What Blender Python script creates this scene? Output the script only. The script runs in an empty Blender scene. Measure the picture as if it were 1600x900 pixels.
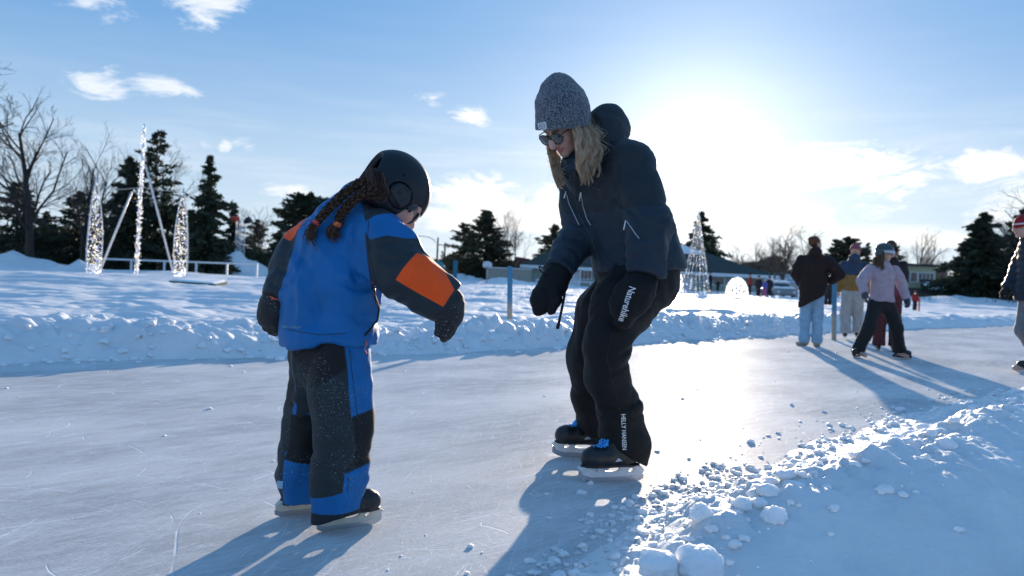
import bpy, math, random
import numpy as np
from mathutils import Vector, Matrix
from mathutils.bvhtree import BVHTree
R = math.radians
SC = bpy.context.scene
COL = SC.collection
random.seed(7)

# ---------------------------------------------------------------- camera, sky, sun, exposure
CAM_H, FPX = 0.82, 1300.0
cam_data = bpy.data.cameras.new('camera')
cam = bpy.data.objects.new('camera', cam_data); COL.objects.link(cam)
cam_data.sensor_width = 36.0; cam_data.lens = 36.0*FPX/1600.0
cam_data.clip_start = 0.05; cam_data.clip_end = 3000
cam.matrix_world = (Matrix.Translation((0, 0, CAM_H)) @ Matrix.Rotation(R(90-0.79), 4, 'X') @ Matrix.Rotation(R(2.5), 4, 'Z'))
cam_data.dof.use_dof = True; cam_data.dof.focus_distance = 3.1; cam_data.dof.aperture_fstop = 3.8
SC.camera = cam
SUN_AZ, SUN_EL = R(12.4), R(8.8)
SUN_DIR = Vector((math.sin(SUN_AZ)*math.cos(SUN_EL), math.cos(SUN_AZ)*math.cos(SUN_EL), math.sin(SUN_EL)))
sun_data = bpy.data.lights.new('sun', 'SUN')
sun_data.energy = 5.0; sun_data.angle = R(0.6); sun_data.color = (1.0, 0.84, 0.67)
sun = bpy.data.objects.new('sun', sun_data); COL.objects.link(sun)
sun.rotation_euler = SUN_DIR.to_track_quat('Z', 'Y').to_euler()
sun.location = (0, 0, 40)
SC.view_settings.view_transform = 'Standard'; SC.view_settings.look = 'None'
SC.view_settings.exposure = 0.84; SC.view_settings.gamma = 1.0
SC.cycles.use_denoising = True
SC.cycles.max_bounces = 6; SC.cycles.diffuse_bounces = 3; SC.cycles.glossy_bounces = 3
SC.cycles.transparent_max_bounces = 12; SC.cycles.sample_clamp_indirect = 6.0
SC.cycles.use_adaptive_sampling = True

def px_dir(px, py):
    m = cam.matrix_world.to_3x3()
    return m @ Vector(((px-800)/FPX, (450-py)/FPX, -1))
def P(px, py, Y):
    """point at world depth Y that the photograph shows at (px, py)"""
    d = px_dir(px, py)
    return np.array(Vector((0, 0, CAM_H)) + d*(Y/d.y))
def Z0(px, py, z=0.0):
    """point of the level z shown at (px, py)"""
    d = px_dir(px, py)
    return np.array(Vector((0, 0, CAM_H)) + d*((z-CAM_H)/d.z))

# ---------------------------------------------------------------- node helper
class NT:
    def __init__(s, tree): s.t = tree; s.n = tree.nodes; s.l = tree.links
    def new(s, typ, **kw):
        nd = s.n.new(typ)
        for k, v in kw.items(): setattr(nd, k, v)
        return nd
    def put(s, sock, v):
        if isinstance(v, bpy.types.NodeSocket): s.l.new(v, sock)
        elif isinstance(v, (tuple, list)) and len(v) == 3 and sock.type == 'RGBA': sock.default_value = (*v, 1)
        else: sock.default_value = v
    def math(s, op, a, b=0.0, c=None, clamp=False):
        nd = s.new('ShaderNodeMath', operation=op, use_clamp=clamp)
        s.put(nd.inputs[0], a); s.put(nd.inputs[1], b)
        if c is not None: s.put(nd.inputs[2], c)
        return nd.outputs[0]
    def vmath(s, op, a, b=None, out=0):
        nd = s.new('ShaderNodeVectorMath', operation=op)
        s.put(nd.inputs[0], a)
        if b is not None: s.put(nd.inputs[1], b)
        return nd.outputs[out]
    def mix(s, f, a, b, blend='MIX'):
        nd = s.new('ShaderNodeMix', data_type='RGBA', blend_type=blend)
        s.put(nd.inputs[0], f); s.put(nd.inputs[6], a); s.put(nd.inputs[7], b)
        return nd.outputs[2]
    def noise(s, vec, scale, detail=3, rough=0.55, dist=0.0):
        nd = s.new('ShaderNodeTexNoise')
        s.put(nd.inputs['Vector'], vec); nd.inputs['Scale'].default_value = scale
        nd.inputs['Detail'].default_value = detail; nd.inputs['Roughness'].default_value = rough
        nd.inputs['Distortion'].default_value = dist
        return nd.outputs[0]
    def ramp(s, v, lo, hi, a=0.0, b=1.0, smooth=True):
        nd = s.new('ShaderNodeMapRange', interpolation_type='SMOOTHSTEP' if smooth else 'LINEAR')
        s.put(nd.inputs[0], v); nd.inputs[1].default_value = lo; nd.inputs[2].default_value = hi
        nd.inputs[3].default_value = a; nd.inputs[4].default_value = b
        return nd.outputs[0]
    def mapping(s, vec, scale=(1, 1, 1), rot=(0, 0, 0), loc=(0, 0, 0)):
        nd = s.new('ShaderNodeMapping')
        s.put(nd.inputs[0], vec); nd.inputs[1].default_value = loc
        nd.inputs[2].default_value = rot; nd.inputs[3].default_value = scale
        return nd.outputs[0]

# ---------------------------------------------------------------- world: Nishita sky, thin haze round the sun, clouds
world = bpy.data.worlds.new('World'); SC.world = world; world.use_nodes = True
w = NT(world.node_tree); w.n.clear()
wo = w.new('ShaderNodeOutputWorld'); wb = w.new('ShaderNodeBackground')
sky = w.new('ShaderNodeTexSky', sky_type='NISHITA', sun_disc=False)
sky.sun_elevation = SUN_EL; sky.sun_rotation = SUN_AZ; sky.altitude = 200
sky.air_density = 1.0; sky.dust_density = 0.4; sky.ozone_density = 2.5
tc = w.new('ShaderNodeTexCoord'); D = tc.outputs['Generated']
sep = w.new('ShaderNodeSeparateXYZ'); w.put(sep.inputs[0], D)
az = w.math('MULTIPLY', w.math('ARCTAN2', sep.outputs[0], sep.outputs[1]), 57.2958)
el = w.math('MULTIPLY', w.math('ARCSINE', sep.outputs[2]), 57.2958)
dot = w.vmath('DOT_PRODUCT', D, tuple(SUN_DIR), out=1)
ang = w.math('MULTIPLY', w.math('ARCCOSINE', w.math('MINIMUM', dot, 0.99999)), 57.2958)
skyc = w.mix(0.66, sky.outputs[0], (1.9, 4.7, 9.2))            # cool winter air over the warm low sun sky
pale = w.ramp(el, -1, 18, 0.80, 0.0)
skyc = w.mix(pale, skyc, (7.6, 8.9, 9.8))
g1 = w.math('EXPONENT', w.math('MULTIPLY', w.math('POWER', w.math('DIVIDE', ang, 5.2), 1.6), -1.0))
g2 = w.math('EXPONENT', w.math('MULTIPLY', w.math('POWER', w.math('DIVIDE', ang, 12.0), 1.4), -1.0))
halo = w.math('ADD', w.math('MULTIPLY', g1, 4.6), w.math('MULTIPLY', g2, 2.7))
skyc = w.mix(1.0, skyc, w.mix(1.0, (1.0, 0.98, 0.93), halo, 'MULTIPLY'), 'ADD')
def dir_of(px, py):
    d = px_dir(px, py).normalized()
    return math.degrees(math.atan2(d.x, d.y)), math.degrees(math.asin(d.z))
nz1 = w.noise(w.mapping(D, (1, 1, 2.8)), 14, 9, 0.68, 0.7)
nz2 = w.noise(w.mapping(D, (1, 1, 3.4)), 52, 6, 0.7)
nz = w.math('ADD', w.math('MULTIPLY', nz1, 0.75), w.math('MULTIPLY', nz2, 0.25))
CLOUDS = [(143, 133, 54, 26, .95), (255, 134, 60, 17, .75), (325, 4, 60, 38, 1.0), (140, 5, 60, 24, .8), (735, 180, 46, 18, .9),
    (388, 228, 26, 15, .7), (352, 229, 14, 11, .7), (674, 160, 26, 18, .4), (460, 300, 70, 12, .8), (740, 300, 110, 38, 1.2), (810, 335, 170, 36, 1.2),
    (690, 345, 150, 30, 1.1), (560, 330, 120, 24, .6), (1300, 262, 190, 40, 1.15), (1400, 285, 80, 26, .9), (1545, 266, 70, 32, 1.0), (1160, 345, 170, 34, .9),
    (1380, 372, 130, 18, .8), (1600, 330, 80, 40, .8), (1250, 330, 150, 20, .5), (1330, 240, 60, 16, .6), (320, 226, 14, 9, .4), (860, 305, 60, 24, .7), (520, 395, 160, 14, .5)]
cl = None
for (cx, cy, wx, wy, s) in CLOUDS:
    a0, e0 = dir_of(cx, cy); wa = wx/1300*57.3*0.95; we = wy/1300*57.3*0.95
    dx = w.math('DIVIDE', w.math('SUBTRACT', az, a0), wa); dy = w.math('DIVIDE', w.math('SUBTRACT', el, e0), we)
    r2 = w.math('ADD', w.math('MULTIPLY', dx, dx), w.math('MULTIPLY', dy, dy))
    m = w.math('MULTIPLY', w.math('SUBTRACT', 1.0, w.math('POWER', r2, 0.6)), s)
    cl = m if cl is None else w.math('SMOOTH_MAX', cl, m, 0.15)
# broken cloud elsewhere round the horizon (outside the frame)
cover = w.math('ADD', w.math('MULTIPLY', w.math('SUBTRACT', nz, 0.5), 5.2), w.math('MULTIPLY', w.math('MAXIMUM', cl, -1.6), 1.15))
mask = w.ramp(cover, 0.0, 0.95)
streak = w.noise(w.mapping(D, (1, 1, 9)), 5, 5, 0.6)
veil = w.math('MULTIPLY', w.ramp(streak, 0.42, 0.75), w.ramp(el, 2, 14, 0.45, 0.03))
mask = w.math('MAXIMUM', mask, veil)
near = w.ramp(ang, 4, 34, 1.0, 0.0)
ccol = w.mix(near, (10.0, 10.5, 11.2), (15.0, 14.2, 13.0))
ccol = w.mix(w.math('MULTIPLY', w.ramp(nz2, 0.35, 0.65), 0.35), ccol, (6.2, 7.2, 8.4))
skyc = w.mix(w.math('MULTIPLY', mask, 0.92), skyc, w.mix(0.5, ccol, skyc, 'LIGHTEN'))
w.put(wb.inputs[0], skyc); wb.inputs[1].default_value = 0.056
w.l.new(wb.outputs[0], wo.inputs[0])

# ---------------------------------------------------------------- mesh helpers
def mesh_obj(name, verts, faces, mats, parent=None, smooth=True, attrs=None, mat_idx=None):
    me = bpy.data.meshes.new(name)
    verts = np.asarray(verts, dtype=np.float64).reshape(-1, 3)
    if isinstance(faces, np.ndarray):
        n, k = faces.shape
        me.vertices.add(len(verts)); me.vertices.foreach_set('co', verts.astype(np.float32).ravel())
        me.loops.add(n*k); me.loops.foreach_set('vertex_index', faces.astype(np.int32).ravel())
        me.polygons.add(n); me.polygons.foreach_set('loop_start', np.arange(0, n*k, k, dtype=np.int32))
        me.update(calc_edges=True)
    else:
        me.from_pydata([tuple(v) for v in verts], [], faces)
    if smooth: me.polygons.foreach_set('use_smooth', np.ones(len(me.polygons), dtype=bool))
    for m in (mats if isinstance(mats, (list, tuple)) else [mats]): me.materials.append(m)
    if mat_idx is not None: me.polygons.foreach_set('material_index', np.asarray(mat_idx, dtype=np.int32))
    for k, v in (attrs or {}).items():
        at = me.attributes.new(k, 'FLOAT', 'POINT'); at.data.foreach_set('value', np.asarray(v, dtype=np.float32))
    me.update()
    o = bpy.data.objects.new(name, me); COL.objects.link(o)
    if parent is not None: put_under(o, parent)
    return o
def put_under(o, parent):
    o.parent = parent; o.matrix_parent_inverse = chain(parent).inverted()
def chain(o):
    m = Matrix.Identity(4)
    while o is not None:
        m = Matrix.LocRotScale(o.location, o.rotation_euler, o.scale) @ m if o.parent is None else o.matrix_parent_inverse @ Matrix.LocRotScale(o.location, o.rotation_euler, o.scale) @ m
        o = o.parent
    return m
def tag(o, label=None, cat=None, group=None, kind=None):
    if label: o['label'] = label
    if cat: o['category'] = cat
    if group: o['group'] = group
    if kind: o['kind'] = kind
    return o
def empty(name, loc, label=None, cat=None, group=None):
    o = bpy.data.objects.new(name, None); COL.objects.link(o)
    o.location = tuple(float(v) for v in loc); o.empty_display_size = 0.1
    return tag(o, label, cat, group)
def copy_tree(o, loc, label=None, scale=1.0, rz=0.0, parent=None, group=None):
    c = o.copy(); COL.objects.link(c)
    if parent is None:
        c.location = tuple(float(v) for v in loc); c.scale = (scale,)*3 if not isinstance(scale, tuple) else scale
        c.rotation_euler = (0, 0, rz)
        if label: c['label'] = label
        if group: c['group'] = group
    else: c.parent = parent
    for ch in list(o.children): copy_tree(ch, None, parent=c)
    return c

class MB:
    """collects plain shapes into one mesh"""
    def __init__(s): s.v = []; s.f = []; s.m = []; s.a = []
    def add(s, v, f, mi=0, a=0.0):
        n = len(s.v); s.v.extend([tuple(p) for p in v]); s.f.extend([tuple(i+n for i in q) for q in f]); s.m.extend([mi]*len(f)); s.a.extend([a]*len(v))
    def box(s, lo, hi, mi=0, bev=0.0):
        (x0, y0, z0), (x1, y1, z1) = lo, hi
        v = [(x0,y0,z0),(x1,y0,z0),(x1,y1,z0),(x0,y1,z0),(x0,y0,z1),(x1,y0,z1),(x1,y1,z1),(x0,y1,z1)]
        s.add(v, [(0,3,2,1),(4,5,6,7),(0,1,5,4),(1,2,6,5),(2,3,7,6),(3,0,4,7)], mi)
    def hexa(s, v, mi=0):
        s.add(v, [(0,3,2,1),(4,5,6,7),(0,1,5,4),(1,2,6,5),(2,3,7,6),(3,0,4,7)], mi)
    def bar(s, a, b, wd, hg=None, mi=0):
        a = Vector(a); b = Vector(b); hg = hg or wd
        d = (b-a).normalized(); up = Vector((0, 0, 1)) if abs(d.z) < 0.95 else Vector((0, 1, 0))
        sd = d.cross(up).normalized()*wd/2; u = sd.cross(d).normalized()*hg/2
        s.hexa([a-sd-u, a+sd-u, b+sd-u, b-sd-u, a-sd+u, a+sd+u, b+sd+u, b-sd+u], mi)
    def tube(s, pts, rad, n=8, mi=0, cap=True, a=0.0):
        pts = [np.array(p, float) for p in pts]; k = len(pts)
        rad = [rad]*k if np.isscalar(rad) else list(rad)
        prev = None; vs = []
        for i, p in enumerate(pts):
            d = pts[min(i+1, k-1)]-pts[max(i-1, 0)]; d = d/(np.linalg.norm(d)+1e-9)
            if prev is None:
                r = np.array([0, 0, 1.]) if abs(d[2]) < 0.9 else np.array([1., 0, 0])
            else: r = prev
            x = r-d*np.dot(r, d); x /= (np.linalg.norm(x)+1e-9); y = np.cross(d, x); prev = x
            for j in range(n):
                t = 2*math.pi*j/n; vs.append(p+rad[i]*(x*math.cos(t)+y*math.sin(t)))
        fs = [(i*n+j, i*n+(j+1) % n, (i+1)*n+(j+1) % n, (i+1)*n+j) for i in range(k-1) for j in range(n)]
        if cap: fs += [tuple(range(n))[::-1], tuple((k-1)*n+j for j in range(n))]
        s.add(vs, fs, mi, a)
    def lathe(s, prof, c, n=20, mi=0):
        """profile of (r, z) about the vertical through c"""
        k = len(prof); vs = []
        for (r, z) in prof:
            for j in range(n):
                t = 2*math.pi*j/n; vs.append((c[0]+r*math.cos(t), c[1]+r*math.sin(t), c[2]+z))
        s.add(vs, [(i*n+j, i*n+(j+1) % n, (i+1)*n+(j+1) % n, (i+1)*n+j) for i in range(k-1) for j in range(n)], mi)
    def build(s, name, mats, parent=None, smooth=False, attr=None):
        if not s.v: return None
        return mesh_obj(name, s.v, s.f, mats, parent, smooth, {attr: s.a} if attr else None, s.m)

# ---------------------------------------------------------------- numpy noise and signed-distance modelling
def _hash(ix, iy, iz, seed):
    h = (ix*374761393 + iy*668265263 + iz*2147483647 + seed*1274126177) & 0xffffffff
    h = ((h ^ (h >> 13))*1274126177) & 0xffffffff
    h = ((h ^ (h >> 16))*2246822519) & 0xffffffff
    return ((h ^ (h >> 15)) & 0xffffff)/float(0xffffff)
def vnoise(p, seed=0):
    """smooth value noise in -1..1 of points (N,3)"""
    i = np.floor(p).astype(np.int64); f = p-i; u = f*f*f*(f*(f*6-15)+10)
    out = 0
    for dx in (0, 1):
        wx = u[:, 0] if dx else 1-u[:, 0]
        for dy in (0, 1):
            wy = u[:, 1] if dy else 1-u[:, 1]
            for dz in (0, 1):
                wz = u[:, 2] if dz else 1-u[:, 2]
                out = out + wx*wy*wz*_hash(i[:, 0]+dx, i[:, 1]+dy, i[:, 2]+dz, seed)
    return out*2-1
def fbm(p, octaves=4, seed=0, gain=0.5):
    o = 0; a = 1.0; q = p.copy()
    for k in range(octaves):
        o = o + a*vnoise(q, seed+k*17); q = q*2.03+5.1; a *= gain
    return o
def smin(a, b, k):
    h = np.maximum(k-np.abs(a-b), 0)/k
    return np.minimum(a, b)-h*h*k*0.25
def smax(a, b, k): return -smin(-a, -b, k)
def U(v):
    v = np.asarray(v, float); return v/np.linalg.norm(v)
def loft(p, pts, rw, rd=None, W=None, k=0.03):
    """chain of sections: half width rw along W, half depth rd across"""
    n = len(pts); rw = [rw]*n if np.isscalar(rw) else rw
    rd = rw if rd is None else ([rd]*n if np.isscalar(rd) else rd)
    out = None
    for i in range(n-1):
        a = np.asarray(pts[i], float); b = np.asarray(pts[i+1], float); ab = b-a; L2 = ab@ab+1e-12
        t = np.clip(((p-a)@ab)/L2, 0, 1); v = p-(a+t[:, None]*ab)
        w_ = rw[i]+(rw[i+1]-rw[i])*t; d_ = rd[i]+(rd[i+1]-rd[i])*t
        if W is None: dd = np.sqrt((v*v).sum(1))-w_
        else:
            Wn = W[i] if isinstance(W, list) else W
            a_ = v@Wn; q = v-a_[:, None]*Wn
            e = np.sqrt((a_/w_)**2+((q*q).sum(1))/(d_*d_)+1e-12)
            dd = (e-1)*np.minimum(w_, d_)
        out = dd if out is None else smin(out, dd, k)
    return out
def ell(p, c, r, M=None):
    """ellipsoid, M rows = local axes"""
    q = p-np.asarray(c)
    if M is not None: q = q@np.asarray(M).T
    q = q/np.asarray(r); l = np.sqrt((q*q).sum(1)+1e-12)
    g = np.sqrt(((q/np.asarray(r))**2).sum(1)+1e-12)
    return l*(l-1)/g
def half(p, c, n): return (p-np.asarray(c))@U(n)
def box3(p, c, h, M=None, r=0.0):
    q = p-np.asarray(c)
    if M is not None: q = q@np.asarray(M).T
    q = np.abs(q)-np.asarray(h)+r
    return np.sqrt((np.maximum(q, 0)**2).sum(1))+np.minimum(q.max(1), 0)-r
def segdist2(x, z, pts):
    """distance in the x-z plane to a polyline"""
    out = None
    for a, b in zip(pts[:-1], pts[1:]):
        a = np.array((a[0], a[2])); b = np.array((b[0], b[2])); ab = b-a
        t = np.clip(((x-a[0])*ab[0]+(z-a[1])*ab[1])/(ab@ab+1e-12), 0, 1)
        d = np.hypot(x-a[0]-t*ab[0], z-a[1]-t*ab[1]); out = d if out is None else np.minimum(out, d)
    return out
def polyzone(v, pts):
    """signed distance in the x-z plane to a closed outline, positive inside"""
    x, z = v[:, 0], v[:, 2]; d = segdist2(x, z, list(pts)+[pts[0]])
    ins = np.zeros(len(v), bool)
    for a, b in zip(pts, list(pts[1:])+[pts[0]]):
        c = ((a[2] > z) != (b[2] > z)) & (x < (b[0]-a[0])*(z-a[2])/(b[2]-a[2]+1e-12)+a[0])
        ins ^= c
    return np.where(ins, d, -d)
def sdf_mesh(fn, lo, hi, h):
    lo = np.asarray(lo, float)-2*h; hi = np.asarray(hi, float)+2*h; B = 4
    nb = np.ceil((hi-lo)/(B*h)).astype(int)
    ax = [lo[i]+(np.arange(nb[i])+0.5)*B*h-0.5*h for i in range(3)]
    G = np.stack(np.meshgrid(*ax, indexing='ij'), -1).reshape(-1, 3)
    c = fn(G).reshape(nb)
    act = np.abs(c) < B*h*2.0
    n = nb*B
    F = np.repeat(np.repeat(np.repeat(np.where(c < 0, -1., 1.), B, 0), B, 1), B, 2)
    A = np.repeat(np.repeat(np.repeat(act, B, 0), B, 1), B, 2)
    idx = np.argwhere(A)
    F[A] = fn(lo+idx*h)
    S = F < 0
    cells = np.zeros(n-1, bool); s0 = S[:-1, :-1, :-1]
    for d in ((1,0,0),(0,1,0),(0,0,1),(1,1,0),(1,0,1),(0,1,1),(1,1,1)):
        cells |= (S[d[0]:n[0]-1+d[0], d[1]:n[1]-1+d[1], d[2]:n[2]-1+d[2]] != s0)
    ci = np.argwhere(cells); vid = -np.ones(n-1, np.int64); vid[cells] = np.arange(len(ci))
    acc = np.zeros((len(ci), 3)); cnt = np.zeros(len(ci))
    cor = [(x, y, z) for x in (0, 1) for y in (0, 1) for z in (0, 1)]
    val = {q: F[ci[:, 0]+q[0], ci[:, 1]+q[1], ci[:, 2]+q[2]] for q in cor}
    for a in cor:
        for k in range(3):
            if a[k] == 0:
                b = tuple(a[j]+(1 if j == k else 0) for j in range(3))
                fa, fb = val[a], val[b]; m = (fa < 0) != (fb < 0)
                t = np.where(m, fa/(fa-fb+1e-20), 0)
                pt = np.tile(np.array(a, float), (len(ci), 1)); pt[:, k] += t
                acc[m] += pt[m]; cnt[m] += 1
    V = lo+(ci+acc/cnt[:, None])*h
    faces = []
    for k in range(3):
        i, j = [(1, 2), (2, 0), (0, 1)][k]
        sl = [slice(1, n[q]-1) for q in range(3)]; sl[k] = slice(0, n[k]-1)
        s2 = list(sl); s2[k] = slice(1, n[k])
        a = S[tuple(sl)]; b = S[tuple(s2)]
        e = np.argwhere(a != b); off = np.array([1, 1, 1]); off[k] = 0; e = e+off
        inside_a = S[e[:, 0], e[:, 1], e[:, 2]]
        def cell(di, dj):
            q = e.copy(); q[:, i] -= di; q[:, j] -= dj
            return vid[q[:, 0], q[:, 1], q[:, 2]]
        q = np.stack([cell(1, 1), cell(0, 1), cell(0, 0), cell(1, 0)], 1)
        q[~inside_a] = q[~inside_a][:, ::-1]
        faces.append(q)
    Fc = np.concatenate(faces); Fc = Fc[(Fc >= 0).all(1)]
    return V, Fc
def relax(V, F, it=1, lam=0.5):
    V = V.copy()
    e = np.concatenate([F[:, [0, 1]], F[:, [1, 2]], F[:, [2, 3]], F[:, [3, 0]]])
    a = np.concatenate([e[:, 0], e[:, 1]]); b = np.concatenate([e[:, 1], e[:, 0]])
    n = np.bincount(a, minlength=len(V))[:, None]
    for _ in range(it):
        s = np.stack([np.bincount(a, V[b, k], minlength=len(V)) for k in range(3)], 1)/np.maximum(n, 1)
        V += lam*(s-V)
    return V
def sdf_obj(name, fn, lo, hi, h, mats, parent=None, zones=None, rlx=1):
    V, F = sdf_mesh(fn, lo, hi, h)
    V = relax(V, F, rlx)
    return mesh_obj(name, V, F, mats, parent, True, {k: z(V) for k, z in (zones or {}).items()})
def bounds(pts, r):
    a = np.array(pts); return a.min(0)-r, a.max(0)+r

# ---------------------------------------------------------------- materials
def new_mat(name):
    m = bpy.data.materials.new(name); m.use_nodes = True
    t = NT(m.node_tree); b = t.n['Principled BSDF']
    return m, t, b
def surf(name, col, rough=0.6, var=0.15, scale=6.0, bump=0.0, bscale=60.0, metal=0.0, spec=0.5, sheen=0.0, coat=0.0, zones=None, emit=None, bdist=0.002, stretch=(1, 1, 1), dust=0.0, trans=0.0):
    """base colour with mottling, optional colour zones driven by surface attributes, optional fine bump"""
    m, t, b = new_mat(name)
    oc = t.new('ShaderNodeTexCoord').outputs['Object']; v = t.mapping(oc, stretch)
    c = col; r = rough
    for z in (zones or []):
        at = t.new('ShaderNodeAttribute', attribute_name=z[0]).outputs['Fac']
        f = t.ramp(at, -0.0008, 0.0008); c = t.mix(f, c, z[1])
        if len(z) > 2: r = t.math('ADD', t.math('MULTIPLY', f, z[2]), t.math('MULTIPLY', t.math('SUBTRACT', 1.0, f), r))
    n = t.noise(v, scale, 5, 0.6)
    k = t.ramp(n, 0.3, 0.7, 1-var, 1+var)
    c = t.mix(1.0, c, t.math('MULTIPLY', k, 1.0), 'MULTIPLY')
    if dust:
        dn = t.math('MULTIPLY', t.ramp(t.noise(oc, 230, 3, 0.7), 0.60, 0.70), t.ramp(t.noise(oc, 7, 2), 0.45, 0.65, 0, dust))
        c = t.mix(dn, c, (0.75, 0.8, 0.86))
    t.put(b.inputs['Base Color'], c); t.put(b.inputs['Roughness'], r)
    b.inputs['Metallic'].default_value = metal; b.inputs['Specular IOR Level'].default_value = spec
    if sheen: b.inputs['Sheen Weight'].default_value = sheen; b.inputs['Sheen Roughness'].default_value = 0.4
    if coat: b.inputs['Coat Weight'].default_value = coat; b.inputs['Coat Roughness'].default_value = 0.08
    if trans: b.inputs['Transmission Weight'].default_value = trans
    if bump:
        bn = t.new('ShaderNodeBump'); bn.inputs['Strength'].default_value = bump; bn.inputs['Distance'].default_value = bdist
        t.put(bn.inputs['Height'], t.noise(v, bscale, 4, 0.6)); t.put(b.inputs['Normal'], bn.outputs[0])
    if emit: b.inputs['Emission Color'].default_value = (*emit[0], 1); b.inputs['Emission Strength'].default_value = emit[1]
    return m
# ================================================================ THE SETTING: snow, ice
def st(x, y): return (x+y)/math.sqrt(2), (y-x)/math.sqrt(2)
FAR_S = [-40, 1.7, 3.1, 4.5, 5.93, 7.77, 10, 14.6, 20, 29.7, 80]; FAR_T = [8.0, 7.05, 6.92, 6.70, 6.55, 6.60, 6.8, 7.15, 7.2, 7.05, 9.0]
NEAR_S = [-40, 0.6, 1.54, 2.49, 3.27, 4.4, 5.73, 9.1, 14, 80]; NEAR_T = [0.2, 1.15, 1.42, 1.74, 1.86, 1.95, 2.08, 2.05, 1.2, -8]
def ground_h(x, y, detail=True):
    s, t = st(x, y); p = np.stack([x, y, x*0], 1)
    tf = np.interp(s, FAR_S, FAR_T); tn = np.interp(s, NEAR_S, NEAR_T)
    wig = 0.10*vnoise(p*1.3, 3)+0.06*vnoise(p*4.1, 4)
    a = t-tf+wig; b = tn-t+wig*0.7
    big = np.maximum(np.hypot(x, y)-14, 0)
    # far side field
    field = 0.07+0.04*fbm(p*np.array([.45, .8, 1]), 4, 11)+0.035*vnoise(p*np.array([1.1, 2.0, 1]), 19)+0.0002*big
    drift = np.clip(vnoise(p*np.array([.16, .34, 1])+7, 23)-0.1, 0, 1)*0.22
    tread = 0.065*np.abs(vnoise(p*2.2, 31))+0.035*np.abs(vnoise(p*5.3, 32))
    dstr = np.exp(-(np.clip(a-1.0, 0, 99)/2.4))
    field = field+drift*np.clip((a-2)/4, 0, 1)+tread*(0.55+0.45*dstr)
    lump = np.abs(vnoise(p*5.0, 41))*0.5+np.abs(vnoise(p*11.0, 42))*0.28+np.abs(vnoise(p*24.0, 43))*0.12
    crest = 0.150+0.075*vnoise(p*0.55, 44)+0.03*vnoise(p*1.9, 45)
    rough_ = np.clip(0.5+0.9*vnoise(p*0.8+2, 46), 0.40, 1)
    berm = crest*np.clip(a/(0.42+0.2*vnoise(p*1.1,47)), 0, 1)*np.exp(-np.clip(a-0.45, 0, 99)**2/1.3)*(0.85+1.5*(lump-0.3)*rough_)+0.15*(lump-0.2)*rough_*np.exp(-np.clip(a-0.2,0,99)/1.5)*np.clip(a/0.2,0,1)
    hf = np.where(a > 0, berm+field*np.clip(a/0.9, 0, 1), a*0.6)
    # near bank, between camera and rink
    cr = np.interp(s, [0.2, 1.2, 1.85, 2.4, 3.0, 3.7, 5, 7, 12], [0.0, 0.0, 0.035, 0.110, 0.205, 0.205, 0.17, 0.16, 0.15])
    uc = np.interp(s, [0.2, 1.85, 2.4, 3.0, 3.7, 5, 7], [0.4, 0.42, 0.46, 0.62, 0.80, 0.85, 0.9])
    u = b/uc
    rise = np.clip((u-0.12)/0.88, 0, 1); rise = rise*rise*(3-2*rise)
    fall = np.clip(b-uc, 0, 99)
    lb = np.abs(vnoise(p*6.0+3, 51))*0.5+np.abs(vnoise(p*14.0, 52))*0.3+np.abs(vnoise(p*31.0, 53))*0.2
    edge = 0.75*np.exp(-((u-0.7)/0.42)**2)+0.10*np.exp(-((s-2)/1.0)**2)*np.clip(b/.1,0,1)
    hb = cr*rise*(1-0*u)+edge*(cr*0.55+0.035)*(lb-0.22)+0.012*np.clip(b/0.1, 0, 1)*(0.4+lb)
    drop = 0.40*np.where(fall < 0.5, fall*fall/(2*0.5)*1.6, 0.4+(fall-0.5)*0.9)
    hb = hb-np.minimum(drop, 0.42)
    hb = hb+np.clip(fall/0.3, 0, 1)*(0.026*vnoise(p*3.1, 55)+0.022*np.maximum(0, 1-np.abs(vnoise(p*4.2+1, 59))*5)*np.clip(vnoise(p*1.1, 60)+.2, 0, 1)+0.009*vnoise(p*9, 56)+0.012*np.clip(vnoise(p*13,58)-.25,0,1)+0.004*np.abs(vnoise(p*40, 57)))
    hb = hb+0.16*np.exp(-((s-3.3)/0.8)**2-((b-1.65)/0.35)**2)
    hb = hb+0.07*np.exp(-((s-4.6)/0.5)**2-((b-0.75)/0.3)**2)
    hn = np.where(b > 0, hb, b*0.6)
    h = np.where(a > -0.001, hf, np.where(b > -0.001, hn, np.maximum(np.maximum(a, b)*0.6, -0.06)))
    # mounds far away
    for (mx, my, mz, rx, ry) in MOUNDS:
        h = h+0.45*mz*np.exp(-((x-mx)/rx)**2-((y-my)/ry)**2)*(1+0.35*vnoise(p*1.3+mx, 61)+0.2*vnoise(p*3.1+mx, 62))
    return h
MOUNDS = []
for (px, Y, top, wpx, ry) in [(8, 46, 380, 26, 2.0), (62, 47, 386, 34, 2.0), (125, 46, 377, 15, 1.2), (-60, 46, 376, 30, 3), (372, 58, 384, 26, 2.0), (352, 57, 396, 26, 1.6), (400, 60, 398, 26, 2.0),
        (265, 11.5, 458, 62, 1.3), (788, 70, 421, 34, 3), (640, 80, 414, 60, 4), (720, 82, 419, 50, 4), (860, 72, 434, 40, 3), (1300, 70, 449, 120, 4), (1500, 74, 457, 140, 4), (795, 9.6, 512, 30, .4)]:
    g = P(px, 450, Y); tz = P(px, top, Y)[2]
    MOUNDS.append((g[0], Y, max(tz-0.12, 0.03), wpx/FPX*Y, ry))
def axis(segs):
    out = [segs[0][0]]
    for (a, b, d0, d1) in segs:
        x = a
        while x < b:
            f = (x-a)/(b-a); x += d0+(d1-d0)*f; out.append(x)
    return np.array(sorted(set(np.round(out, 5))))
xr = axis([(0, 3.2, .014, .018), (3.2, 9, .018, .07), (9, 40, .07, .6), (40, 420, .6, 30)])
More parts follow.
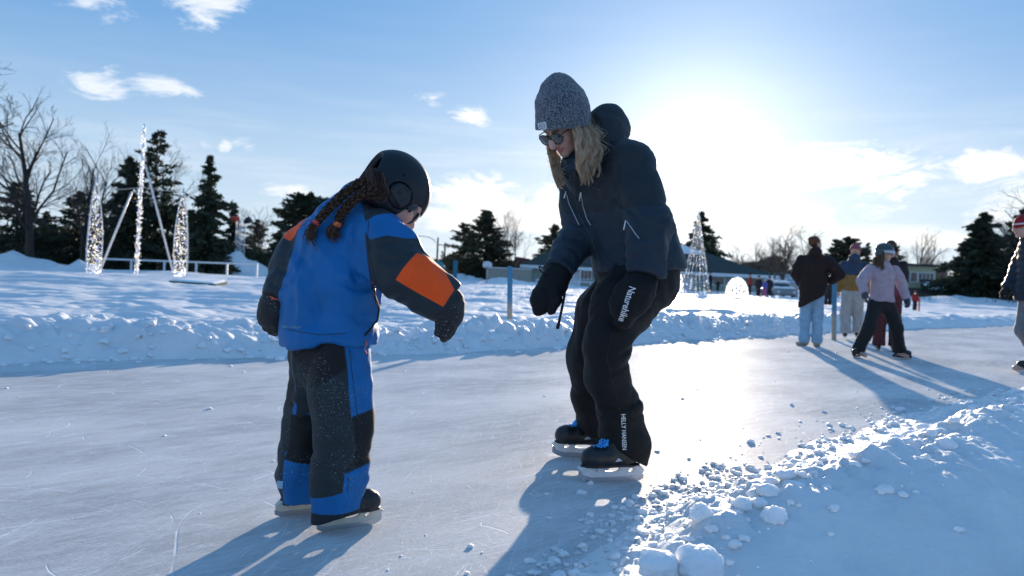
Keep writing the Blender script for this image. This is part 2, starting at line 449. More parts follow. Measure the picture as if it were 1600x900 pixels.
xl = axis([(0, 2.2, .03, .03), (2.2, 8, .03, .07), (8, 40, .07, .6), (40, 420, .6, 30)])
xs = np.concatenate([-xl[::-1][:-1], xr])
ys = np.concatenate([[-60, -20, -8, -3, 0, .6], axis([(1.0, 4.2, .014, .016), (4.2, 9, .016, .035), (9, 16, .035, .08), (16, 60, .08, .7), (60, 900, .7, 60)])])
X, Yg = np.meshgrid(xs, ys, indexing='ij'); Hh = ground_h(X.ravel(), Yg.ravel())
nx, ny = X.shape; ii = np.arange(nx*ny).reshape(nx, ny)
quads = np.stack([ii[:-1, :-1], ii[1:, :-1], ii[1:, 1:], ii[:-1, 1:]], -1).reshape(-1, 4)

m_snow, t, b = new_mat('snow')
oc = t.new('ShaderNodeTexCoord').outputs['Object']
c = t.mix(t.ramp(t.noise(oc, 3.0, 5), 0.3, 0.7), (0.74, 0.75, 0.77), (0.82, 0.82, 0.83))
t.put(b.inputs['Base Color'], c); b.inputs['Roughness'].default_value = 0.55
b.inputs['Specular IOR Level'].default_value = 0.35
b.inputs['Subsurface Weight'].default_value = 0.35; b.inputs['Subsurface Radius'].default_value = (0.05, 0.06, 0.08); b.inputs['Subsurface Scale'].default_value = 0.6
bn = t.new('ShaderNodeBump'); bn.inputs['Strength'].default_value = 0.55; bn.inputs['Distance'].default_value = 0.020
hn = t.math('ADD', t.math('MULTIPLY', t.noise(oc, 22, 6, 0.65), 1.0), t.math('MULTIPLY', t.noise(oc, 160, 3, 0.7), 0.25))
t.put(bn.inputs['Height'], hn); t.put(b.inputs['Normal'], bn.outputs[0])
snow = mesh_obj('snow_ground', np.stack([X.ravel(), Yg.ravel(), Hh], 1), quads, m_snow)
tag(snow, kind='structure')
SNOW_H = lambda x, y: float(ground_h(np.array([float(x)]), np.array([float(y)]))[0])

# ice sheet: skated, scratched, dusted with shavings
m_ice, t, b = new_mat('skated_ice')
oc = t.new('ShaderNodeTexCoord').outputs['Object']
def lines(ang, sx, sy, scale, lo, hi, dist=1.5):
    v = t.mapping(t.mapping(oc, (1, 1, 1), (0, 0, ang)), (sx, sy, 1)); return t.ramp(t.noise(v, scale, 4, 0.7, dist), lo, hi)
l1 = lines(R(-45), 0.6, 7, 4.0, 0.55, 0.70); l2 = lines(R(-70), 0.7, 12, 5.0, 0.60, 0.72, 0.8); l3 = lines(R(-100), 0.6, 10, 5, 0.62, 0.72, 0.6); l4 = lines(R(-20), 0.8, 16, 4.0, 0.62, 0.72, 1.0)
l5 = lines(R(-58), 0.5, 26, 6.0, 0.58, 0.66, .5); l6 = lines(R(-84), 0.5, 24, 6.0, 0.59, 0.67, .5); l7 = lines(R(-36), 0.5, 30, 6.0, 0.58, 0.66, .6)
scf = t.math('MAXIMUM', t.math('MAXIMUM', l5, l6), l7)
sc1 = t.math('MAXIMUM', t.math('MAXIMUM', l1, t.math('MULTIPLY', l4, 0.8)), t.math('MAXIMUM', l2, t.math('MULTIPLY', l3, 0.7)))
# single skate cuts: thin rings of big wandering circles
def arcs(scale, seed, th):
    vo = t.new('ShaderNodeTexVoronoi', feature='F1'); t.put(vo.inputs['Vector'], t.mapping(oc, (1, 1, 0), (0, 0, seed), (seed*3.1, seed, 0))); vo.inputs['Scale'].default_value = scale
    d = t.math('FRACT', t.math('ADD', t.math('MULTIPLY', vo.outputs['Distance'], 2.7), t.math('MULTIPLY', t.noise(oc, 0.8, 1), 0.8)))
    a = t.math('ABSOLUTE', t.math('SUBTRACT', d, 0.5))
    return t.math('MULTIPLY', t.ramp(a, 0.0, th, 1, 0), t.ramp(t.noise(oc, 1.7+seed, 2), 0.5, 0.62))
ar = t.math('MAXIMUM', arcs(0.55, 1.0, 0.008), t.math('MAXIMUM', arcs(0.9, 2.3, 0.010), t.math('MAXIMUM', arcs(1.5, 4.1, 0.013), t.math('MAXIMUM', arcs(0.7, 6.3, 0.007), arcs(1.2, 8.2, 0.009)))))
speck = t.ramp(t.noise(oc, 90, 3, 0.8), 0.66, 0.72)
fine = t.noise(oc, 240, 2, 0.6)
patch = t.ramp(t.noise(t.mapping(t.mapping(oc, (1, 1, 1), (0, 0, R(-50))), (0.6, 1.2, 1)), 1.1, 5, 0.6), 0.35, 0.7)
white = t.math('MULTIPLY', t.math('MAXIMUM', t.math('MAXIMUM', t.math('MULTIPLY', sc1, 0.55), t.math('MULTIPLY', scf, 0.75)), t.math('MAXIMUM', ar, speck)), t.math('ADD', 0.75, t.math('MULTIPLY', patch, 0.4)))
base = t.mix(patch, (0.42, 0.43, 0.44), (0.66, 0.65, 0.64)); base = t.mix(t.ramp(t.noise(t.mapping(t.mapping(oc, (1, 1, 1), (0, 0, R(-45))), (.9, 2.6, 1)), 5, 6, .7), .42, .62, 0, .45), base, (0.68, 0.69, 0.71))
base = t.mix(white, base, (0.86, 0.88, 0.91))
t.put(b.inputs['Base Color'], base)
t.put(b.inputs['Roughness'], t.math('ADD', t.math('ADD', 0.36, t.math('MULTIPLY', patch, 0.20)), t.math('MULTIPLY', white, 0.25)))
b.inputs['Specular IOR Level'].default_value = 0.065; b.inputs['IOR'].default_value = 1.31
bn = t.new('ShaderNodeBump'); bn.inputs['Strength'].default_value = 0.5; bn.inputs['Distance'].default_value = 0.0035
hh = t.math('ADD', t.math('MULTIPLY', sc1, 0.35), t.math('ADD', t.math('MULTIPLY', fine, 0.35), t.math('ADD', t.math('MULTIPLY', speck, 0.8), t.math('MULTIPLY', t.noise(oc, 38, 4, 0.7), 0.7))))
hh = t.math('SUBTRACT', hh, t.math('MULTIPLY', ar, 0.5))
t.put(bn.inputs['Height'], hh)
df = t.new('ShaderNodeBsdfDiffuse'); t.put(df.inputs[0], base); t.put(df.inputs['Normal'], bn.outputs[0])
def gloss(r, f, below):
    g = t.new('ShaderNodeBsdfGlossy'); t.put(g.inputs['Roughness'], r); t.put(g.inputs['Normal'], bn.outputs[0]); m_ = t.new('ShaderNodeMixShader'); t.put(m_.inputs[0], f)
    t.l.new(below, m_.inputs[1]); t.l.new(g.outputs[0], m_.inputs[2]); return m_.outputs[0]
sh_ = gloss(0.68, t.math('ADD', 0.045, t.math('MULTIPLY', patch, 0.04)), df.outputs[0])
sh_ = gloss(0.54, 0.022, sh_)
sh_ = gloss(0.40, t.math('SUBTRACT', 0.013, t.math('MULTIPLY', t.math('MAXIMUM', white, patch), 0.009)), sh_)
t.l.new(sh_, t.n['Material Output'].inputs[0])
ss = np.array([-40, -20, -8, -2, 0, 1, 2, 3, 4, 5, 6, 8, 10, 14, 20, 29, 45, 78.]); iv = []; ifc = []
for s in ss:
    for tt in (np.interp(s, NEAR_S, NEAR_T)-0.35, np.interp(s, FAR_S, FAR_T)+0.35):
        iv.append(((s-tt)/math.sqrt(2), (s+tt)/math.sqrt(2), 0.0))
ifc = [(2*i, 2*i+2, 2*i+3, 2*i+1) for i in range(len(ss)-1)]
ice = mesh_obj('ice', iv, ifc, m_ice, smooth=False); tag(ice, kind='structure')

# loose snow: crumbs and clods thrown up along the rink edge
def ico(sub=1):
    import bmesh
    bm = bmesh.new(); bmesh.ops.create_icosphere(bm, subdivisions=sub, radius=1.0)
    v = np.array([x.co[:] for x in bm.verts]); f = np.array([[x.index for x in q.verts] for q in bm.faces]); bm.free(); return v, f
IV1, IF1 = ico(2); IV3, IF3 = ico(4)
def clod(c, r, seed, V=IV1, amp=0.55, sq=0.6):
    q = V*(1+amp*fbm(V*1.3+seed*7.7, 3, seed)[:, None]*0.8+0.10*vnoise(V*4+seed, seed+5)[:, None])
    q = q*np.array([1, 1, sq])*r
    a = seed*1.7; return np.stack([q[:, 0]*math.cos(a)-q[:, 1]*math.sin(a), q[:, 0]*math.sin(a)+q[:, 1]*math.cos(a), q[:, 2]], 1)+np.asarray(c)
rng = np.random.RandomState(5); cv = []; cf = []; off = 0
CL = []
def add_clod(x, y, r, z=None): CL.append((x, y, r, -9 if z is None else z))
for k in range(800):                                       # along the near bank
    s = rng.uniform(1.2, 8.5); tn = np.interp(s, NEAR_S, NEAR_T); d = rng.exponential(0.09)-0.06 if rng.rand() < 0.85 else rng.uniform(-0.5, 0.6)
    tt = tn-0.08+d; r = 0.0035+0.012*rng.rand()**3+(0.014*rng.rand() if rng.rand() < 0.07 else 0)
    add_clod((s-tt)/math.sqrt(2), (s+tt)/math.sqrt(2), r*(1+0.06*s))
for k in range(650):                                        # flattened rubble at the low end of the bank
    s = rng.uniform(1.0, 3.4); tt = np.interp(s, NEAR_S, NEAR_T)-rng.exponential(.30)+.14; r = 0.004+0.016*rng.rand()**2.6
    add_clod((s-tt)/math.sqrt(2), (s+tt)/math.sqrt(2), r)
for k in range(150):                                        # broken crust on the crest
    s = rng.uniform(2.1, 7.5); tt = np.interp(s, NEAR_S, NEAR_T)-np.interp(s, [1.85, 3, 5], [.35, .5, .75])+rng.normal()*.13; r = 0.010+0.030*rng.rand()**2
    add_clod((s-tt)/math.sqrt(2), (s+tt)/math.sqrt(2), r)
for k in range(170):                                        # strewn on the ice
    s = rng.uniform(1.2, 12); tt = rng.uniform(np.interp(s, NEAR_S, NEAR_T), np.interp(s, FAR_S, FAR_T))
    add_clod((s-tt)/math.sqrt(2), (s+tt)/math.sqrt(2), 0.003+0.012*rng.rand()**4, 0.0)
for k in range(800):                                        # foot of the far bank
    s = rng.uniform(-1, 16); tt = np.interp(s, FAR_S, FAR_T)+rng.normal(0.12, 0.22)
    add_clod((s-tt)/math.sqrt(2), (s+tt)/math.sqrt(2), 0.008+0.035*rng.rand()**2.2)
CL = np.array(CL); zz = np.where(CL[:, 3] > -5, CL[:, 3], np.maximum(ground_h(CL[:, 0], CL[:, 1]), 0))+CL[:, 2]*.18
PR = [clod((0, 0, 0), 1.0, 100+k) for k in range(60)]
for i in range(len(CL)): cv.append(PR[i % 60]*CL[i, 2]+np.array([CL[i, 0], CL[i, 1], zz[i]])); cf.append(IF1+off); off += len(IV1)
m_clod = surf('loose_snow', (0.82, 0.84, 0.87), 0.6, 0.04, 9, 0.5, 60, bdist=0.004)
pb_ = m_clod.node_tree.nodes['Principled BSDF']; pb_.inputs['Subsurface Weight'].default_value = 0.8; pb_.inputs['Subsurface Radius'].default_value = (1, 1, 1); pb_.inputs['Subsurface Scale'].default_value = 0.03
crumbs = mesh_obj('snow_crumbs', np.concatenate(cv), np.concatenate(cf), m_clod); tag(crumbs, 'loose crumbs of snow scattered along the rink edges', kind='stuff')
CH = [(1160, 790, .028, 'rounded snow lump lying on the ice at the foot of the near bank'), (1096, 803, .033, 'snow lump with a flat top left of the rounded one on the ice edge'),
    (1210, 806, .034, 'tallest pointed snow clod standing on the crest of the near bank'), (1095, 882, .060, 'large round snow ball cut by the bottom edge of the frame'),
    (1028, 884, .048, 'snow block at the bottom edge left of the largest snow ball'), (1262, 735, .030, 'snow clod on the ice just beyond the crest of the near bank'),
    (1422, 684, .040, 'white snow clod lying apart where the skaters\' shadows meet the bank'), (1237, 632, .013, 'small snow crumb alone on the glare of the ice'), (1173, 690, .017, 'upright snow bit on the open ice right of the woman'), (1378, 706, .038, 'snow clod on the bank top below the long shadows')]
for i, (px, py, r, lab) in enumerate(CH):
    g = Z0(px, py, 0.03)
    for _ in range(6): g = Z0(px, py, max(SNOW_H(g[0], g[1]), 0)+r*0.4)
    o = mesh_obj('snow_clod', clod(g, r*1.05, 31+i, IV3, 0.30, 0.85), IF3, m_clod)
    tag(o, lab, 'snow clod', 'snow clods broken off the bank')
# ================================================================ PEOPLE: shared modelling
def head_axes(F, Uv):
    F = U(F); Uv = np.asarray(Uv, float); Uv = U(Uv-F*np.dot(F, Uv)); S = np.cross(F, Uv)   # S = the head's own right
    return np.array([S, F, Uv])
def head_sdf(p, c, M, s=1.0):
    q = ((p-np.asarray(c))@M.T)/s
    sy = q.copy(); sy[:, 0] = np.abs(sy[:, 0])
    d = ell(q, (0, -.012, .030), (.073, .094, .082))
    d = smin(d, ell(q, (0, .030, -.035), (.057, .058, .066)), .03)
    d = smin(d, ell(q, (0, .066, -.088), (.020, .018, .016)), .022)
    d = smin(d, ell(sy, (.036, .062, -.020), (.024, .022, .022)), .022)
    d = smin(d, loft(q, [(0, .085, .018), (0, .104, -.012), (0, .110, -.026)], [.008, .010, .0115]), .010)
    d = smin(d, ell(sy, (.012, .096, -.029), (.008, .010, .007)), .006)
    d = smin(d, loft(sy, [(.012, .083, .030), (.045, .070, .030)], [.010, .008]), .014)
    d = smax(d, -ell(sy, (.032, .094, .010), (.017, .016, .012)), .010)
    d = smin(d, ell(sy, (.031, .072, .010), (.0125, .0125, .0125)), .003)
    d = smin(d, loft(sy, [(0, .092, -.048), (.020, .082, -.049)], [.0065, .003]), .005)
    d = smin(d, loft(sy, [(0, .089, -.059), (.018, .080, -.056)], [.0075, .003]), .005)
    d = smax(d, -loft(sy, [(0, .101, -.0535), (.023, .088, -.0530)], [.0026, .0015]), .003)
    d = smin(d, smax(ell(sy, (.074, -.008, -.006), (.010, .020, .032)), -ell(sy, (.084, -.004, -.004), (.006, .011, .018)), .004), .006)
    return d*s
def skin_zones(c, M, s):
    def lips(V):
        q = ((V-np.asarray(c))@M.T)/s; sy = q.copy(); sy[:, 0] = np.abs(sy[:, 0])
        return -(loft(sy, [(0, .094, -.0535), (.020, .084, -.053)], [.013, .006]))*s
    def brow(V):
        q = ((V-np.asarray(c))@M.T)/s; sy = q.copy(); sy[:, 0] = np.abs(sy[:, 0])
        return -(loft(sy, [(.014, .095, .030), (.048, .078, .034)], [.0075, .005]))*s
    def eye(V):
        q = ((V-np.asarray(c))@M.T)/s; sy = q.copy(); sy[:, 0] = np.abs(sy[:, 0])
        return -(ell(sy, (.031, .082, .010), (.0085, .008, .0055)))*s
    return {'lips': lips, 'brow': brow, 'eye': eye}
m_skin = surf('skin', (0.56, 0.33, 0.25), 0.5, 0.07, 30, 0.15, 300, spec=0.4, zones=[('lips', (0.46, 0.17, 0.16)), ('brow', (0.16, 0.10, 0.06)), ('eye', (0.05, 0.04, 0.04))])
m_skin.node_tree.nodes['Principled BSDF'].inputs['Subsurface Weight'].default_value = 0.12
m_skin.node_tree.nodes['Principled BSDF'].inputs['Subsurface Scale'].default_value = 0.01

def hand_parts(w, D, N, S, s=1.0, curl=0.5, r=0.009, spread=0.10, thumb=0.7, side=1):
    """palm then five bent fingers. w wrist, D towards the fingers, N palm side, S towards the thumb"""
    w = np.asarray(w, float); D = U(D); N = U(np.asarray(N)-D*np.dot(N, D)); S = U(np.asarray(S)-D*np.dot(S, D)-N*np.dot(S, N))
    fs = []
    for i, (so, ln, dk) in enumerate([(.030, .070, .088), (.010, .078, .092), (-.011, .072, .090), (-.030, .057, .082)]):
        a = w+(D*dk+S*so)*s; dd = U(D+S*(so*spread*30)); ang = 0.25*curl; pts = [a-D*0.03*s, a]
        for k, fr in enumerate((.45, .30, .25)):
            ang += curl*(0.75, 0.95, 0.6)[k]; v = dd*math.cos(ang)+N*math.sin(ang); pts.append(pts[-1]+v*ln*fr*s)
        fs.append((pts, [r*s*1.08, r*s*1.08, r*s, r*s*.94, r*s*.82]))
    a = w+(D*.025+S*.026+N*.008)*s; pts = [a]
    v1 = U(S*thumb+D*.75+N*.35); pts.append(a+v1*.045*s); v2 = U(S*thumb*.45+D+N*.55); pts.append(pts[-1]+v2*.032*s); pts.append(pts[-1]+U(v2+N*.35)*.024*s)
    fs.append((pts, [r*1.5*s, r*1.25*s, r*1.1*s, r*.92*s]))
    palm = ([w, w+D*.045*s, w+D*.088*s], [.026*s, .040*s, .040*s], [.019*s+r*.3, .016*s+r*.4, .012*s+r*.4], S)
    return palm, fs
def hand_sdf(p, parts, kf=0.004):
    palm, fs = parts
    d = loft(p, palm[0], palm[1], palm[2], palm[3], .02); f = None
    for pts, rr in fs:
        e = loft(p, pts, rr, k=.004); f = e if f is None else smin(f, e, .0018)
    return smin(d, f, .012*(kf/0.004))
def folds(p, seed, amp, freq, stretch=(1, 1, 1), M=None):
    """soft cloth folds: ridges stretched along one direction"""
    q = p@np.asarray(M).T if M is not None else p
    q = q*np.asarray(stretch)*freq
    q = q+0.6*np.stack([vnoise(q*.6, seed+1), vnoise(q*.6+9, seed+2), vnoise(q*.6+21, seed+3)], 1)
    n = vnoise(q, seed); r = 1-np.abs(n)*2
    return -amp*np.maximum(r, -0.4)*0.7-amp*0.5*vnoise(q*1.9, seed+4)
def ringfolds(p, a, b, n, amp, seed, power=1.0):
    """bunched rings of cloth round a limb from a to b"""
    a = np.asarray(a, float); ab = np.asarray(b, float)-a; t = ((p-a)@ab)/(ab@ab)
    ph = t*n+0.55*vnoise(p*9+seed, seed)+0.25*vnoise(p*19, seed+1)
    win = np.clip(t*6, 0, 1)*np.clip((1-t)*6, 0, 1)
    return -amp*(np.abs(np.cos(np.pi*ph))**power-0.4)*win*(0.6+0.6*vnoise(p*6, seed+2))
def crease(p, pts, r, depth):
    return depth*np.exp(-(segdist2(p[:, 0], p[:, 2], pts)/r)**2)

def bvh_of(o):
    me = o.data; return BVHTree.FromPolygons([v.co for v in me.vertices], [tuple(f.vertices) for f in me.polygons])
CAMP = Vector((0, 0, CAM_H))
def on_surf(bvh, px, py, lift=0.001):
    d = px_dir(px, py).normalized(); h = bvh.ray_cast(CAMP, d)
    if h[0] is None:
        near = bvh.find_nearest(CAMP+d*3.4)
        return np.array(near[0]+near[1]*lift)
    n = h[1] if h[1].dot(d) < 0 else -h[1]
    return np.array(h[0]+n*lift)
def cord(name, bvh, pts, rad, m, parent, lift=0.001, n=6, sub=6):
    """thin piping laid over the surface through the given points"""
    q = []
    for a, b in zip(pts[:-1], pts[1:]):
        for k in range(sub): f = k/sub; q.append((a[0]+(b[0]-a[0])*f, a[1]+(b[1]-a[1])*f))
    q.append(pts[-1]); mb = MB(); mb.tube([on_surf(bvh, x, y, lift) for x, y in q], rad, n)
    return mb.build(name, m, parent, True)
def text_flat(body, size, bold=0.0, space=1.0):
    cu = bpy.data.curves.new('lettering', 'FONT'); cu.body = body; cu.size = size; cu.offset = bold; cu.space_character = space
    cu.align_x = 'CENTER'; cu.align_y = 'CENTER'; cu.resolution_u = 3
    o = bpy.data.objects.new('lettering', cu); COL.objects.link(o)
    me = bpy.data.meshes.new_from_object(o.evaluated_get(bpy.context.evaluated_depsgraph_get()))
    V = np.array([v.co[:2] for v in me.vertices]); Fc = [tuple(f.vertices) for f in me.polygons]
    bpy.data.objects.remove(o); bpy.data.curves.remove(cu); bpy.data.meshes.remove(me)
    return V, Fc
def text_on(name, bvh, body, cx, cy, ang, size_px, m, parent, bold=0.0, lift=0.0015, squash=1.0, space=1.0):
    """lettering printed on cloth: outline points dropped on to the surface; ang = reading direction in degrees, clockwise"""
    V, Fc = text_flat(body, 1.0, bold, space); c, s = math.cos(R(ang)), math.sin(R(ang)); out = []
    for x, y in V:
        x *= size_px*squash; y *= -size_px; out.append(on_surf(bvh, cx+x*c-y*s, cy+x*s+y*c, lift))
    return mesh_obj(name, out, Fc, m, parent, False)
def strands(guides, n, seed, spread, wave, rad, wl=0.09, nseg=18, taper=True, sides=4, locks=0):
    """locks of hair between guide curves; returns MB with a per-strand tone"""
    rg = np.random.RandomState(seed); mb = MB(); G = [np.array(g, float) for g in guides]
    def samp(g, t):
        k = t*(len(g)-1); i = min(int(k), len(g)-2); f = k-i
        p0, p1, p2, p3 = g[max(i-1, 0)], g[i], g[i+1], g[min(i+2, len(g)-1)]
        return 0.5*((2*p1)+(-p0+p2)*f+(2*p0-5*p1+4*p2-p3)*f*f+(-p0+3*p1-3*p2+p3)*f**3)
    LK = [(rg.rand()*(len(G)-1), rg.normal(size=3)*spread, rg.normal(size=3)*spread, rg.rand()*6.28, .6+.8*rg.rand(), .80+.28*rg.rand(), rg.rand()) for _ in range(locks)]
    for j in range(n):
        u = rg.rand()*(len(G)-1)
        if locks: lk = LK[j % locks]; u = min(max(lk[0]+rg.normal()*.05, 0), len(G)-1.001)
        i = min(int(u), len(G)-2); f = u-i
        ph = u*2.1+rg.normal()*0.5; ofs = rg.normal(size=3)*spread; L = 0.72+0.34*rg.rand(); am = wave*(0.6+0.7*rg.rand()); tone = rg.rand()
        ofs2 = rg.normal(size=3)*spread*0.9; pts = []; sh = 0
        if locks: ofs = lk[1]+rg.normal(size=3)*.0042; ofs2 = lk[2]*1.3-(ofs-lk[1])*.8; ph = lk[3]+rg.normal()*.25; am = wave*lk[4]; L = lk[5]*(1-.08*rg.rand()); tone = min(1, max(0, lk[6]*.75+rg.rand()*.3))
        for k in range(nseg+1):
            t = k/nseg*min(L, 1.0); c = samp(G[i], t)*(1-f)+samp(G[i+1], t)*f
            ln = t*0.30; wv = math.sin(2*math.pi*ln/wl+ph)*am*min(1, t*3)
            wv2 = math.cos(2*math.pi*ln/wl+ph*1.3)*am*0.7*min(1, t*3)
            pts.append(c+ofs*(0.5+0.6*t)+ofs2*t*t+np.array([wv, wv2*0.9, wv2*0.25]))
        rr = [rad*(0.7+0.6*tone)*(1-0.75*max(0, (k/nseg-0.6)/0.4)) for k in range(nseg+1)]
        mb.tube(pts, rr, sides, 0, False, tone)
    return mb
def hair_mat(name, dark, light, rough=0.42):
    m, t, b = new_mat(name)
    a = t.new('ShaderNodeAttribute', attribute_name='tone').outputs['Fac']
    oc = t.new('ShaderNodeTexCoord').outputs['Object']
    k = t.math('ADD', t.math('MULTIPLY', a, 0.75), t.math('MULTIPLY', t.noise(oc, 40, 3), 0.3))
    t.put(b.inputs['Base Color'], t.mix(t.ramp(k, 0.1, 1.0), dark, light)); b.inputs['Roughness'].default_value = rough
    b.inputs['Specular IOR Level'].default_value = 0.5
    tr = t.new('ShaderNodeBsdfTranslucent'); ms = t.new('ShaderNodeMixShader'); ms.inputs[0].default_value = 0.5
    t.put(tr.inputs[0], t.mix(t.ramp(k, 0.1, 1.0), dark, light)); t.l.new(b.outputs[0], ms.inputs[1]); t.l.new(tr.outputs[0], ms.inputs[2])
    t.l.new(ms.outputs[0], t.n['Material Output'].inputs[0])
    return m

# ice skate in local axes: x towards the toe, z up, blade edge at z=0; s scales it
def skate_local(kind, s=1.0):
    """returns dict of part -> (V, F)"""
    out = {}
    L = 0.27
    def boot(p):
        q = p.copy()
        d = loft(q, [(-.085, 0, .112), (-.03, 0, .104), (.05, 0, .100), (.115, 0, .098), (.145, 0, .098)], [.036, .040, .048, .051, .040], [.040, .040, .040, .042, .036], np.array([0, 1., 0]), .03)
        d = smin(d, loft(q, [(-.055, 0, .13), (-.040, 0, .19), (-.042, 0, .265)], [.034, .038, .044], [.047, .050, .056], np.array([0, 1., 0]), .03), .04)
        d = smin(d, loft(q, [(.03, 0, .13), (-.01, 0, .18), (-.015, 0, .245)], [.026, .028, .034], [.024, .028, .028], np.array([0, 1., 0]), .03), .03)
        d = smax(d, .072-p[:, 2], .004); d = smax(d, p[:, 2]-.275, .008)
        return d
    V, Fc = sdf_mesh(boot, (-.15, -.07, .05), (.20, .07, .30), .0045); out['boot'] = (relax(V, Fc, 1), Fc)
    def sole(p):
        w = np.interp(p[:, 0], [-.13, -.08, -.02, .05, .11, .165, .182], [.010, .034, .030, .040, .044, .026, .008])
        return smax(np.abs(p[:, 1])-w, smax(np.abs(p[:, 2]-.068)-.006, np.maximum(p[:, 0]-.182, -.13-p[:, 0]), .004), .004)
    V, Fc = sdf_mesh(sole, (-.14, -.05, .05), (.19, .05, .085), .0035); out['sole'] = (V, Fc)
    def holder(p):
        x, y, z = p.T
        top = .066; low = np.interp(x, [-.158, -.150, -.12, 0, .12, .165, .185, .196], [.050, .026, .020, .019, .020, .028, .046, .060])
        d = np.maximum(z-top-np.interp(x, [-.16, -.13, .17, .2], [-.020, 0, 0, -.004]), low-z)
        d = np.maximum(d, np.maximum(x-.194, -.156-x))
        hole = ell(np.stack([x, y*0, z], 1), (.022, 0, .052), (.046, 1, .0095))
        d = smax(d, -hole, .006)
        d = smax(d, -ell(np.stack([x, y*0, z], 1), (-.085, 0, .048), (.014, 1, .007)), .005)
        d = smax(d, -ell(np.stack([x, y*0, z], 1), (.112, 0, .050), (.014, 1, .007)), .005)
        tw = np.interp(z, [.018, .030, .045, .066], [.0065, .0075, .011, .024])
        return smax(d, np.abs(y)-tw, .004)
    V, Fc = sdf_mesh(holder, (-.165, -.03, .01), (.20, .03, .072), .0032); out['blade_holder'] = (relax(V, Fc, 1, .4), Fc)
    xs_ = np.linspace(-.157, .192, 30); v = []
    for x in xs_:
        zb = 0.0+max(0, (x-.13)/.062)**2*.020+max(0, (-.12-x)/.037)**2*.012
        for (yy, zz) in ((-.0018, zb), (.0018, zb), (.0018, .030+max(0, (x-.15)/.042)*.018), (-.0018, .030+max(0, (x-.15)/.042)*.018)): v.append((x, yy, zz))
    f = []
    for i in range(len(xs_)-1):
        for j in range(4): f.append((4*i+j, 4*i+(j+1) % 4, 4*i+4+(j+1) % 4, 4*i+4+j))
    f += [(0, 1, 2, 3), tuple(4*(len(xs_)-1)+j for j in (3, 2, 1, 0))]
    out['runner'] = (np.array(v), f)
    lb = MB()
    for i, (x, z) in enumerate([(.118, .136), (.098, .139), (.078, .144), (.058, .154)]):
        w = .028-.002*i; sgn = 1 if i % 2 else -1
        lb.tube([(x-.012*sgn, -w, z-.012), (x-.006*sgn, -w*.55, z+.004), (x, 0, z+.008), (x+.006*sgn, w*.55, z+.004), (x+.012*sgn, w, z-.012)], .0046, 6)
        lb.tube([(x+.010*sgn, -w, z-.010), (x+.004*sgn, -w*.5, z+.006), (x, 0, z+.010), (x-.004*sgn, w*.5, z+.006), (x-.010*sgn, w, z-.010)], .0042, 6)
    for sg in (-1, 1):
        lb.tube([(.060, 0, .164), (.054, sg*.024, .172), (.070, sg*.044, .156), (.078, sg*.028, .152), (.062, 0, .162)], .0045, 6)
    out['laces'] = (np.array(lb.v), lb.f)
    st = MB(); s2 = MB()
    st.hexa([(-.04, -.0465, .094), (.05, -.0500, .086), (.05, -.0480, .086), (-.04, -.0445, .094), (-.042, -.0455, .106), (.045, -.0490, .099), (.045, -.0470, .099), (-.042, -.0435, .106)])
    s2.hexa([(-.04, .0445, .094), (.05, .0480, .086), (.05, .0500, .086), (-.04, .0465, .094), (-.042, .0435, .106), (.045, .0470, .099), (.045, .0490, .099), (-.042, .0455, .106)])
    out['side_stripe'] = (np.array(st.v), st.f); out['side_stripe.'] = (np.array(s2.v), s2.f)
    return out
_sk = skate_local('hockey')
def put_skate(parent, heel, toe, mats, s=1.0, roll=0.0, zs=1.0, names=('boot', 'sole', 'blade_holder', 'runner', 'laces', 'side_stripe', 'side_stripe.')):
    """heel, toe = ends of the blade on the ice"""
    heel = np.asarray(heel, float); toe = np.asarray(toe, float); x = U(toe-heel); y = U(np.cross((0, 0, 1.), x)); z = np.cross(x, y)
    y2 = y*math.cos(roll)+z*math.sin(roll); z2 = z*math.cos(roll)-y*math.sin(roll)
    org = (heel+toe)/2-x*.018*s
    base = None
    for nm in names:
        V, Fc = _sk[nm]; W = org+(V*np.array([s, s, s*zs]))@np.array([x, y2, z2])
        if base is None:
            base = mesh_obj('ice_skate', W, Fc, mats[nm], parent); first = base
        else: mesh_obj(nm.rstrip('.'), W, Fc, mats[nm.rstrip('.')], base, nm not in ('runner',))
    return base
# ================================================================ THE WOMAN
m_wjacket = surf('dark_slate_shell', (0.017, 0.024, 0.031), 0.62, 0.10, 12, 0.25, 420, sheen=0.04, spec=0.3, zones=[('lower', (0.018, 0.030, 0.045))], bdist=.0008)
m_wpants = surf('charcoal_softshell', (0.009, 0.0085, 0.009), 0.7, 0.10, 14, 0.25, 420, sheen=0.03, spec=.25, bdist=.0008)
m_black = surf('black_fabric', (0.010, 0.010, 0.012), 0.75, 0.15, 20, 0.4, 300, sheen=0.2, bdist=.0008)
m_white = surf('white_print', (0.80, 0.80, 0.82), 0.5, 0.03)
m_zip = surf('pale_zip', (0.55, 0.58, 0.62), 0.35, 0.05)
m_zipdark = surf('dark_zip', (0.06, 0.07, 0.085), 0.35, 0.05)
m_bootblack = surf('black_boot_shell', (0.012, 0.012, 0.014), 0.38, 0.12, 20, 0.15, 200)
m_plast = surf('white_plastic', (0.72, 0.74, 0.76), 0.35, 0.05, 20)
m_steel = surf('steel_runner', (0.55, 0.57, 0.60), 0.25, 0.05, metal=0.9)
m_lace = surf('blue_laces', (0.04, 0.40, 0.95), 0.6, 0.05)
SKW = {'boot': m_bootblack, 'sole': m_bootblack, 'blade_holder': m_plast, 'runner': m_steel, 'laces': m_lace, 'side_stripe': m_zip}
woman = empty('person', Z0(955, 745, 0), 'woman in grey beanie, sunglasses and dark jacket bending forward on skates', 'person')
th = R(35)
Wd = np.array([-math.sin(th), math.cos(th), 0]); Fd = np.array([-math.cos(th), -math.sin(th), 0])
